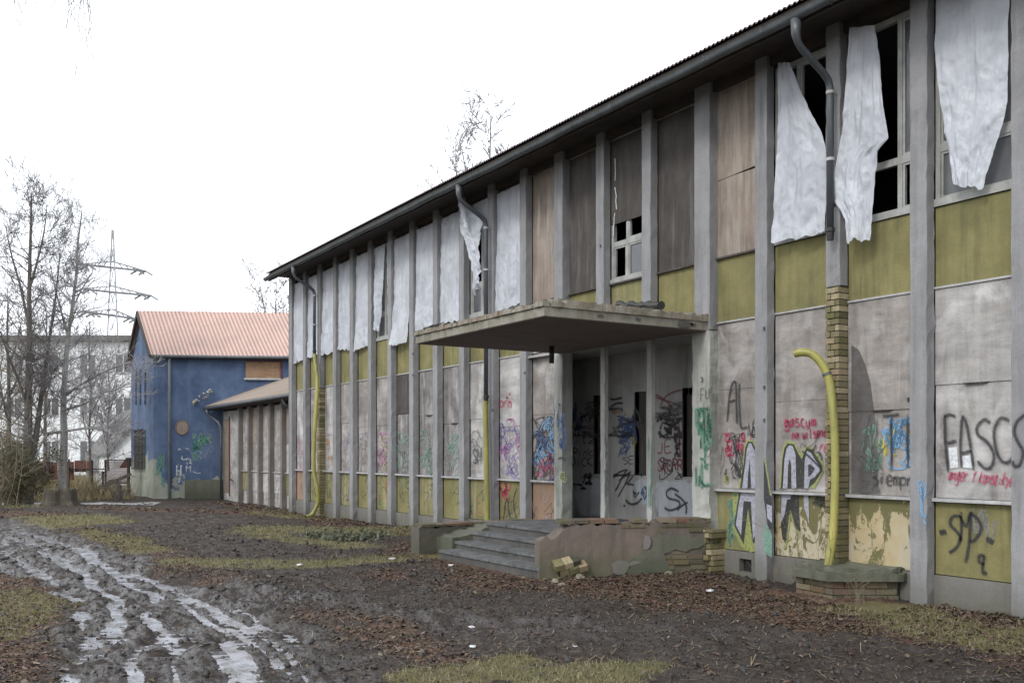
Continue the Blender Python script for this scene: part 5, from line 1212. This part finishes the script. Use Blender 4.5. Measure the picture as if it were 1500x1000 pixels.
scatter_grass(420000,'grass_blades','grass',lambda x,y,m:np.clip(m[2]*1.5-.2,0,1)*(.35+1.1*fbm(x*4,y*4,3,55)),'short yellowish green winter grass in patches beside the muddy track')
scatter_grass(90000,'dry_grass','dry_grass',lambda x,y,m:((y>38.5)&(x<7.2)&(fbm(x*.6,y*.6,3,8)>.42)).astype(float),'tall dry tan grass behind the rusty fence',r0=36,r1=60,h=(.25,.8))
# thin dead stalks and straw lying on the mud
x,y,r=wedge(9000,6,24,.8);m=masks(x,y);k=(RNG.random(9000)<.35*(1-m[0]*.9))&outb(x,y);x,y,r=x[k],y[k],r[k];n=len(x);a=RNG.uniform(0,6.28,n);L=RNG.uniform(.03,.14,n);w=.0018*(1+.05*r);z=height(x,y)+.012
x2,y2=x+L*np.cos(a),y+L*np.sin(a);z2=height(x2,y2)+.018;nx,ny_=-np.sin(a)*w,np.cos(a)*w
V=np.stack([np.stack([x-nx,y-ny_,z],-1),np.stack([x+nx,y+ny_,z],-1),np.stack([x2+nx,y2+ny_,z2],-1),np.stack([x2-nx,y2-ny_,z2],-1)],1)
bulk('straw',V.reshape(-1,3),np.arange(n*4).reshape(n,4),'dry_grass',kind='stuff',label='thin dead stalks strewn on the mud',category='straw')
def gzat(x,y): return float(height(np.array([x]),np.array([y]))[0])
# mud clods
x,y,r=wedge(90000,6,24,.7);m=masks(x,y);p=.55*(1-m[2])*(1-.5*m[3])*(1-.5*m[0])*(.2+1.2*fbm(x*2,y*2,3,78));p=p+.5*(dline(x,y,px((265,838),(330,850),(390,868),(440,878),(560,885)))<.28);k=(RNG.random(90000)<p)&outb(x,y);x,y=x[k],y[k];n=len(x);z=height(x,y);s=RNG.uniform(.004,.011,n)*(1+3.*RNG.random(n)**9)*(1+np.hypot(x,y)*.02)
O8=np.array([(1,0,0),(0,1,0),(-1,0,0),(0,-1,0),(0,0,1),(0,0,-1)],float);V=np.zeros((n,6,3))
for q in range(6): V[:,q]=np.stack([x,y,z],-1)+O8[q]*s[:,None]*RNG.uniform(.5,1.4,(n,3))+RNG.normal(0,.2,(n,3))*s[:,None]
f8=np.array([(0,1,4),(1,2,4),(2,3,4),(3,0,4),(1,0,5),(2,1,5),(3,2,5),(0,3,5)]);Fq=(np.arange(n)[:,None,None]*6+f8[None]).reshape(-1,3)
bulk('mud_clods',V.reshape(-1,3),Fq,'soil_clod',kind='stuff',nv=3,label='dark clods of churned mud beside the wheel ruts',category='mud')
# ================================================================ bits lying about
def rock(name,label,cat,c,r,mat,seed,sub=2,flat=.7,group=None,amp=.35):
    rr=random.Random(seed);n1,n2=9,6;m=MB();
    for i in range(n2+1):
        ph=math.pi*i/n2
        for j in range(n1):
            th=2*math.pi*j/n1;q=r*(1+rr.uniform(-amp,amp));m.v.append((c[0]+q*math.sin(ph)*math.cos(th),c[1]+q*math.sin(ph)*math.sin(th),c[2]+q*flat*math.cos(ph)))
    for i in range(n2):
        for j in range(n1):m.f.append((i*n1+j,i*n1+(j+1)%n1,(i+1)*n1+(j+1)%n1,(i+1)*n1+j))
    o=m.build(name,mat,None,origin=c,label=label,category=cat)
    if group:o['group']=group
    return o
lits=[(575,822,'white scrap on the brown grass left of the steps',.05),(660,829,'white lump on the mud just in front of the bottom step',.05),(696,826,'flat white scrap below the bottom step',.05),(866,844,'bright white lump beside the broken brick chunk',.06),(1040,868,'small white lump among the leaves below the cellar vent',.05),
(690,917,'white scrap in the shallow rut at the middle of the yard',.035),(692,945,'small white scrap at the edge of the near grass patch',.03),(842,951,'pale torn scrap on the mud right of the near grass patch',.03),(439,831,'white crumb on the brown grass below the far yellow pipe',.045)]
for i,(u,v,lab,r) in enumerate(lits):
    g=G(u,v);g=(g[0],g[1],gzat(g[0],g[1])+r*.3);rock('litter_scrap',lab,'litter',g,r,'litter_white',i,flat=.35,group='white scraps of litter in the yard')
# toppled lump of brickwork by the cheek wall
c0=G(834,846,.0);gz0=gzat(c0[0],c0[1]-.1)
BC=thing('brick_chunk','broken lump of yellow brickwork leaning by the cheek wall of the steps','rubble',(c0[0],c0[1],gz0))
BC.scale=(1.15,1.15,1.2);BC.rotation_euler=(math.radians(24),math.radians(-14),math.radians(-20))
def lcl(m,name,mat):
    me=bpy.data.meshes.new(name);me.from_pydata(m.v,[],m.f);o=bpy.data.objects.new(name,me);COL.objects.link(o);me.materials.append(MATS[mat]);o.parent=BC;return o
m=MB();rr=random.Random(5)
for L_ in range(3):
    for q in range(3 if L_<2 else 2):
        w=.11;x0=-.17+q*w+(.04 if L_%2 else 0)+rr.uniform(-.01,.01);m.box(x0,x0+w-.008,-.12+rr.uniform(-.02,.01),.05+rr.uniform(-.03,.03),.03+L_*.075,.03+L_*.075+.066)
lcl(m,'bricks','brick_yellow');m=MB().box(-.15,.13,-.09,.03,.035,.23);lcl(m,'mortar_bed','mortar')
for i,(u,v,r) in enumerate([(812,853,.06),(822,857,.05),(848,850,.07),(862,838,.07),(876,840,.08),(893,836,.05),(980,848,.05),(1020,842,.06)]):
    g=G(u,v);rock('rubble_stone',['pale','small','mossy','grey','flat grey','little','lone','brown'][i]+' rubble stone in the leaves '+['at the near end of the cheek wall','below the broken brick lump','right of the broken brick lump','beneath the spalled render','next right of the bright white lump','under the moss stained wall','below the brick courses','at the foot of the near porch pillar'][i],'stone',(g[0],g[1],gzat(g[0],g[1])+r*.3),r,'stone_rubble',i+30,flat=.6,group='rubble stones along the cheek wall')
# junk on the roof edge and canopy
def P3(u,v,X):return Vector(P(u,v,X))
m=MB();a=P3(836,177,XG+.05);rr=random.Random(2)
for i in range(7):
    y=a.y-.5*i/7;m.bar((a.x,y,6.70),(a.x+.25,y+rr.uniform(-.1,.1),6.74+rr.uniform(-.02,.05)),.06,.03)
m.build('roof_debris','tarp_black',None,origin=tuple(a),label='dark rotten scrap of wood lying on the eaves edge above the canopy',category='debris')
a=P3(905,447,8.2);b=P3(968,448,8.2);m=MB();n=16;pts=[];rad=[]
for i in range(n+1):
    t=i/n;pts.append(a+(b-a)*t+Vector((rr.uniform(-.02,.02),0,0)));pts[-1].z+=.01*math.sin(i*1.3);rad.append(.055*(.7+.5*rr.random()))
m.tube(pts,rad,8);m.build('rolled_felt','tarp_black',None,origin=tuple(a),label='roll of black roofing felt left on top of the canopy',category='felt roll')
a=P3(636,462,6.75);m=MB()
for i in range(9):
    y=a.y-.1-i*.09;m.bar((6.42,y,3.475),(6.6,y-.04+rr.uniform(-.05,.05),3.49+rr.uniform(0,.08)),.10,.012)
m.build('torn_felt','tarp_black',None,origin=tuple(a),label='torn black felt curling on the far end of the canopy',category='felt scrap')
# stump
g=G(88,745,-.15);gz0=gzat(g[0],g[1]);TS=thing('tree_stump','wide mossy cut tree stump on a grassy mound left of the yard','tree stump',(g[0],g[1],gz0))
m=MB();n=40;rings=[(-.15,.60),(.0,.53),(.12,.47),(.3,.45),(.42,.45),(.5,.44)];rr=random.Random(9);lob=[1+.13*math.sin(5*2*math.pi*i/n+1)+.05*rr.uniform(-1,1) for i in range(n)]
for z_,r in rings:
    for i in range(n): q=r*(1+(lob[i]-1)*(1.5-z_)) ;m.v.append((g[0]+q*math.cos(2*math.pi*i/n),g[1]+q*math.sin(2*math.pi*i/n),gz0+z_+(rr.uniform(-.05,.02) if z_==.5 else 0)))
for a_ in range(len(rings)-1):
    for i in range(n):m.f.append((a_*n+i,a_*n+(i+1)%n,(a_+1)*n+(i+1)%n,(a_+1)*n+i))
m.v.append((g[0],g[1],gz0+.44));k=len(m.v)-1
for i in range(n): m.f.append(((len(rings)-1)*n+i,(len(rings)-1)*n+(i+1)%n,k))
m.build('trunk','stump_wood',TS)
# ================================================================ bare trees
class Seg:
    def __init__(s):s.a=[];s.b=[];s.r0=[];s.r1=[]
    def line(s,pts,rad):
        for i in range(len(pts)-1): s.a.append(pts[i]);s.b.append(pts[i+1]);s.r0.append(rad[i]);s.r1.append(rad[i+1])
    def build(s,name,mat,parent,n=3):
        A=np.array([tuple(p) for p in s.a]);Bp=np.array([tuple(p) for p in s.b]);d=Bp-A;L=np.linalg.norm(d,axis=1,keepdims=True)+1e-9;d/=L
        up=np.where(np.abs(d[:,2:3])>.9,np.array([[1.,0,0]]),np.array([[0,0,1.]]));u=np.cross(d,up);u/=np.linalg.norm(u,axis=1,keepdims=True);w=np.cross(d,u)
        V=[]
        for P_,R in((A,s.r0),(Bp+d*np.array(s.r1)[:,None]*.3,s.r1)):
            R=np.array(R)[:,None]
            for k in range(n):
                a=2*math.pi*k/n;V.append(P_+(u*math.cos(a)+w*math.sin(a))*R)
        V=np.stack(V,1);N_=len(A);base=np.arange(N_)[:,None]*2*n;f=np.array([(k,(k+1)%n,(k+1)%n+n,k+n) for k in range(n)]);Fq=(base[:,:,None]+f[None]).reshape(-1,4)
        org=np.array(ORG[parent.name]);return bulk(name,V.reshape(-1,3)-org,Fq,mat,parent=parent,smooth=True)
def grow(S,p,d,L,r,dep,rg,up=.12,wig=.18,nch=4,rmin=.006,kink=.5):
    n=max(3,int(L/.35)) if dep>1 else 3;n=min(n,9);pts=[p];dd=Vector(d).normalized();rad=[r]
    for i in range(n):
        dd=(dd+Vector((rg.gauss(0,wig),rg.gauss(0,wig),rg.gauss(0,wig)+up))).normalized();pts.append(pts[-1]+dd*(L/n));rad.append(max(rmin,r*(1-.75*(i+1)/n)))
    S.line(pts,rad)
    if dep>0:
        for c in range(nch):
            i=rg.randint(max(1,int(n*.2)),n);q=pts[i];pd=(pts[i]-pts[i-1]).normalized();sd=Vector((rg.gauss(0,1),rg.gauss(0,1),rg.gauss(0,.6))).normalized()
            grow(S,q,(pd*.8+sd*.75),L*rg.uniform(.4,.65),max(rmin,rad[i]*.65),dep-1,rg,up,wig,nch,rmin)
def adorn(S,pts,rad,rg,per,L,dep,start=.2,up=.12,rmin=.006,nch=4,side=.9):
    tot=sum((b-a).length for a,b in zip(pts,pts[1:]));k=int(tot*per)
    for c in range(k):
        t=start+(1-start)*(c+rg.random())/k;s=t*(len(pts)-1);i=min(int(s),len(pts)-2);q=pts[i].lerp(pts[i+1],s-i);pd=(pts[i+1]-pts[i]).normalized()
        sd=Vector((rg.gauss(0,1),rg.gauss(0,1),rg.gauss(0,.4))).normalized();rr0=(rad[i]+(rad[i+1]-rad[i])*(s-i))*.5
        grow(S,q,pd*.55+sd*side,L*rg.uniform(.5,1.1)*(1.15-.6*t),max(rmin,min(rr0,.03)),dep,rg,up,.16,nch,rmin)
def sp3(pts,k=5):
    pts=[Vector(p) for p in pts];o=[]
    for i in range(len(pts)-1):
        p0=pts[max(0,i-1)];p1=pts[i];p2=pts[i+1];p3=pts[min(len(pts)-1,i+2)]
        for j in range(k):
            t=j/k;o.append(.5*((2*p1)+(p2-p0)*t+(2*p0-5*p1+4*p2-p3)*t*t+(3*p1-p0-3*p2+p3)*t**3))
    o.append(pts[-1]);return o
def tree(name,label,trunks,bark,twig,seed,per=2.2,L=2.2,dep=2,rmin=.009,start=.25,group=None,nch=4,up=.12):
    "trunks: list of (points with depth, r0, r1); the first is the stem, the rest limbs"
    rg=random.Random(seed);base=Vector(trunks[0][0][0]);base.z=gzat(base.x,base.y) if abs(base.x)<60 else base.z
    t=thing(name,label,'tree',tuple(base),group);m=MB();S=Seg()
    for k,(q,r0,r1) in enumerate(trunks):
        pts=sp3(q);
        if k==0: pts[0].z=base.z-.2
        n=len(pts);rad=[r0+(r1-r0)*(i/(n-1))**.8 for i in range(n)]
        m.tube(pts,rad,9,cap=False);adorn(S,pts,rad,rg,per,L*(1 if k==0 else .75),dep,start if k==0 else .12,up,rmin,nch)
    m.build('trunk',bark,t,smooth=True);S.build('crown',twig,t);return t
def q(l,d0,dd=None):
    return [D(u,v,d0+(dd[i] if dd else 0)) for i,(u,v) in enumerate(l)]
tree('bare_tree','tall bare tree with a dark leaning double trunk rising in front of the white block',[(q([(40,738),(41,690),(41,640),(42,560),(43,500),(43,420),(45,340),(46,285)],33),.22,.02),(q([(46,680),(54,630),(62,570),(72,500),(82,430),(88,370)],33,[0,.2,.4,.7,1,1.2]),.13,.015),(q([(41,600),(28,560),(12,520),(-5,470)],33,[0,-.3,-.8,-1.4]),.07,.012),(q([(43,480),(30,420),(16,370),(8,330)],33,[0,.2,.5,.6]),.06,.012),(q([(44,420),(58,370),(66,330),(68,300)],33),.045,.01)],'bark_dark','twig_dark',3,per=4.2,L=2.1,dep=2,rmin=.0055,nch=6)
tree('birch_tree','pale barked bare tree directly behind the stump with long limbs reaching toward the blue house',[(q([(91,735),(92,690),(94,640),(93,600),(95,550),(99,500),(106,450),(112,400),(114,360),(120,310)],34),.17,.02),
 (q([(95,578),(120,562),(150,545),(175,535),(192,530)],34,[0,-.4,-.8,-1,-1]),.06,.012),(q([(96,600),(125,590),(150,576),(175,568),(194,560)],34,[0,-.5,-1,-1.5,-1.8]),.055,.010),(q([(93,632),(120,628),(150,628),(172,640)],34,[0,-.3,-.6,-.8]),.05,.01),(q([(93,632),(72,636),(58,655),(46,690)],34,[0,-.5,-1,-1.2]),.06,.02),(q([(100,490),(88,450),(78,410),(72,380)],34,[0,.3,.6,.8]),.05,.01),(q([(107,450),(122,420),(135,400)],34,[0,.3,.6]),.035,.01)],'birch_bark','twig_grey',5,per=4.2,L=1.9,dep=2,rmin=.0055,nch=6)
def autotree(name,label,u,v0,vt,d,seed,bark='bark_dark',twig='twig_dark',per=2.,L=2.,r=.14,rmin=.014,dep=2,group='bare trees in the background',limbs=5,lean=0,start=.2):
    rg=random.Random(seed*7+1);pts=[(u+lean*t*t+rg.uniform(-3,3)*t,v0+(vt-v0)*t) for t in(0,.2,.4,.6,.8,1)]
    tr=[(q(pts,d),r,.02)]
    for i in range(limbs):
        t=rg.uniform(.25,.7);a=(u+lean*t*t,v0+(vt-v0)*t);s=rg.choice((-1,1))*rg.uniform(.12,.3);hh=(v0-vt)*rg.uniform(.15,.32)
        tr.append((q([a,(a[0]+s*hh*.8,a[1]-hh*.45),(a[0]+s*hh*1.3,a[1]-hh)],d,[0,rg.uniform(-1,1),rg.uniform(-2,2)]),r*.4,.015))
    return tree(name,label,tr,bark,twig,seed,per=per,L=L,dep=dep,rmin=rmin,group=group,start=start)
autotree('bare_tree','brown twiggy bare tree at the left frame edge beside the dark double trunk',12,738,440,36,11,twig='twig_tan',per=2.2,L=2.,rmin=.009)
autotree('bare_tree','bare tree just right of the pale barked tree, lower than its neighbours',132,728,470,44,12,per=3.,L=1.7,twig='twig_grey',r=.08,rmin=.008)
autotree('bare_tree','dense bare tree behind the dark double trunk',66,728,455,52,13,per=1.7,L=2.4,rmin=.010,twig='twig_grey',limbs=3,start=.5)
autotree('bare_tree','bare tree behind the leftmost shrubs, crown cut by the frame edge',-12,730,420,46,14,per=1.7,L=2.4,rmin=.011,twig='twig_grey')
autotree('bare_tree','slim bare tree seen in front of the tall pylon',158,725,520,50,15,per=2.6,L=1.6,rmin=.014,twig='twig_grey',r=.08,dep=2)
autotree('bare_tree','tall bare tree poking above the roof, right one of the two behind it',716,700,170,52,21,per=1.6,L=3.4,r=.2,twig='twig_grey',rmin=.018,start=.35,limbs=7)
autotree('bare_tree','lower bare tree poking above the roof left of its taller neighbour',668,700,215,56,22,per=1.5,L=3.4,r=.2,twig='twig_grey',rmin=.018,start=.35,limbs=7)
autotree('bare_tree','small bare treetop just above the rose roof beside the long building',404,700,402,75,23,per=1.6,L=3.,r=.2,twig='twig_grey',rmin=.022)
# shrubs at the left
def shrub(label,u,v,d,h,seed,twig,n=40,spread=.6,dep=2,rmin=.006,name='bare_shrub',leaf=0):
    rg=random.Random(seed);b=Vector(D(u,v,d));b.z=gzat(b.x,b.y);t=thing(name,label,'shrub',tuple(b),None);S=Seg()
    for i in range(n):
        a=rg.uniform(0,6.28);dr=Vector((math.cos(a)*spread*rg.random(),math.sin(a)*spread*rg.random(),1));p0=b+Vector((rg.gauss(0,.25*h*.3),rg.gauss(0,.25*h*.3),-.05))
        grow(S,p0,dr,h*rg.uniform(.5,1.),.016,dep,rg,.02,.14,3,rmin)
    S.build('stems',twig,t)
    if leaf:
        A=np.array([tuple(x) for x in S.b]);k=RNG.integers(0,len(A),leaf);c=A[k]+RNG.normal(0,.08,(leaf,3));s=RNG.uniform(.03,.07,leaf)[:,None];e1=RNG.normal(0,1,(leaf,3));e1/=np.linalg.norm(e1,axis=1,keepdims=True);e2=RNG.normal(0,1,(leaf,3));e2/=np.linalg.norm(e2,axis=1,keepdims=True)
        V=np.stack([c-e1*s,c+e2*s*.5,c+e1*s,c-e2*s*.5],1).reshape(-1,3)-np.array(tuple(b));bulk('foliage',V,np.arange(leaf*4).reshape(-1,4),'evergreen_leaf',parent=t)
    return t
shrub('thick brownish green shrub low at the left frame edge',14,738,32,2.0,1,'twig_tan',n=36,leaf=5000,name='leafy_shrub')
shrub('dull green shrub at the foot of the dark double trunk',27,738,33,1.6,2,'twig_tan',n=26,leaf=3500,name='leafy_shrub')
shrub('tangled tan shrub standing tall at the left frame edge',-2,740,30,3.4,3,'twig_tan',n=14)
shrub('spindly bare shrub behind the stump, fanning up from one root',108,728,36,2.0,4,'twig_tan',n=12,spread=1.,dep=1)
shrub('dark bare shrub against the mesh gate beside the blue house',172,728,36,1.2,5,'twig_dark',n=16,spread=.9,dep=1)
shrub('young thicket of thin stems between the fence and the white block',72,722,46,3.6,6,'twig_grey',n=7,rmin=.008)
shrub('bushy thicket in front of the grey tiled outbuilding',132,722,46,2.6,7,'twig_grey',n=10,rmin=.008)
shrub('bare brown bush behind the leftmost tree',22,722,44,4.0,8,'twig_tan',n=14,rmin=.008)
def weed(label,u,v,h,n,seed,z=None,d=None):
    rg=random.Random(seed);b=Vector(G(u,v,z or 0));b.z=gzat(b.x,b.y) if z is None else z;t=thing('dead_weed',label,'weed',tuple(b),'dead weed stalks by the wall');S=Seg()
    for i in range(n): a=rg.uniform(0,6.28);grow(S,b+Vector((rg.gauss(0,.05),rg.gauss(0,.05),-.02)),Vector((math.cos(a)*.5*rg.random(),math.sin(a)*.5*rg.random(),1)),h*rg.uniform(.6,1),.004,1,rg,-.02,.12,3,.0018)
    S.build('stalks','twig_tan',t)
weed('thin dead weed in front of the mossy concrete ledge',1168,872,.85,5,1);weed('dead weed stalks at the ledge corner below the cut yellow pipe',1203,880,.9,5,2);weed('short dead weed right below the worn brick ledge',1262,892,.35,6,3);weed('low dead weed by the cellar vent',1128,858,.3,6,4)
# pale leafy plants at the grass edge
for i,(u,v) in enumerate(((462,788),(492,791),(520,792),(548,790))):
    b=Vector(G(u,v));b.z=gzat(b.x,b.y);n=260;c=np.stack([RNG.normal(0,.13,n),RNG.normal(0,.13,n),np.abs(RNG.normal(0,.08,n))+.02],-1);s=RNG.uniform(.012,.03,n)[:,None];e1=RNG.normal(0,1,(n,3));e2=RNG.normal(0,1,(n,3));V=np.stack([c-e1*s,c+e2*s*.6,c+e1*s,c-e2*s*.6],1).reshape(-1,3)
    o=bulk('low_plant',V,np.arange(n*4).reshape(-1,4),'plant_leaf',label=['leftmost low grey green plant at the grass edge','low grey green plant second from the left at the grass edge','low grey green plant third from the left at the grass edge','rightmost low grey green plant, nearest the steps'][i],category='plant',group='low plants along the grass edge');o.location=b
# birch outside the left frame edge whose twigs hang into the top corner
rg=random.Random(77);bb=Vector(D(-420,900,9.));bb.z=gzat(bb.x,bb.y);HT=thing('overhanging_birch','birch whose fine drooping twigs hang into the top left corner','tree',tuple(bb))
topz=7.4;tk=sp3([bb-Vector((0,0,.2)),bb+Vector((.1,0,3)),bb+Vector((.05,.1,6)),bb+Vector((.2,.2,topz+.6)),bb+Vector((.1,.3,11))]);TR=[.17-.15*i/(len(tk)-1) for i in range(len(tk))];MB().tube(tk,TR,9,cap=False).build('trunk','birch_bark',HT,smooth=True)
S=Seg();st=tk[-7];adorn(S,tk,TR,rg,2.6,1.7,2,.38,.05,.004,4)
for (u,v,n_,h) in((118,-60,5,.95),(100,-50,3,.75),(50,-40,2,.42),(18,-30,3,.42),(75,-70,2,.5)):
    e=Vector(D(u,v,9.));lim=sp3([st,st.lerp(e,.5)+Vector((0,0,.5)),e]);S.line(lim,[.03-.024*i/(len(lim)-1) for i in range(len(lim))])
    for k in range(n_): grow(S,e,Vector((rg.gauss(0,.25)+.1,rg.gauss(0,.25),-1)),h*rg.uniform(.6,1),.005,1,rg,-.25,.16,3,.0018)
S.build('branches','twig_dark',HT,n=4)
# ================================================================ sky, sun, camera
w=bpy.data.worlds.new('World');SC.world=w;w.use_nodes=True;nt=w.node_tree;bg=nt.nodes['Background'];sky=nt.nodes.new('ShaderNodeTexSky');sky.sky_type='NISHITA';sky.sun_disc=False
EL,AZ=math.radians(40),math.radians(252)
sky.sun_elevation=EL;sky.sun_rotation=AZ;sky.air_density=2.;sky.dust_density=6.
mx=nt.nodes.new('ShaderNodeMix');mx.data_type='RGBA';mx.inputs[0].default_value=.90;nt.links.new(sky.outputs[0],mx.inputs[6]);mx.inputs[7].default_value=(16.2,17.0,18.2,1);nt.links.new(mx.outputs[2],bg.inputs[0]);bg.inputs[1].default_value=.10
l=bpy.data.lights.new('sun','SUN');l.energy=1.4;l.angle=math.radians(14);l.color=(1,.97,.93);so=bpy.data.objects.new('sun',l);COL.objects.link(so)
sd=Vector((math.sin(AZ)*math.cos(EL),math.cos(AZ)*math.cos(EL),math.sin(EL)));so.rotation_euler=sd.to_track_quat('Z','Y').to_euler();so.location=(0,-10,20)
cam=bpy.data.cameras.new('camera');co=bpy.data.objects.new('camera',cam);COL.objects.link(co);SC.camera=co
co.location=(0,0,H);co.rotation_euler=(math.pi/2,0,-TH);cam.sensor_width=36;cam.lens=36*F/1500;cam.shift_y=(V0-500)/1500;cam.clip_end=3000;cam.clip_start=.1
SC.view_settings.view_transform='Standard';SC.view_settings.look='None';SC.view_settings.exposure=.10;SC.view_settings.gamma=1
SC.cycles.max_bounces=6;SC.cycles.transparent_max_bounces=12;SC.cycles.diffuse_bounces=3;SC.cycles.glossy_bounces=3;SC.cycles.use_denoising=True
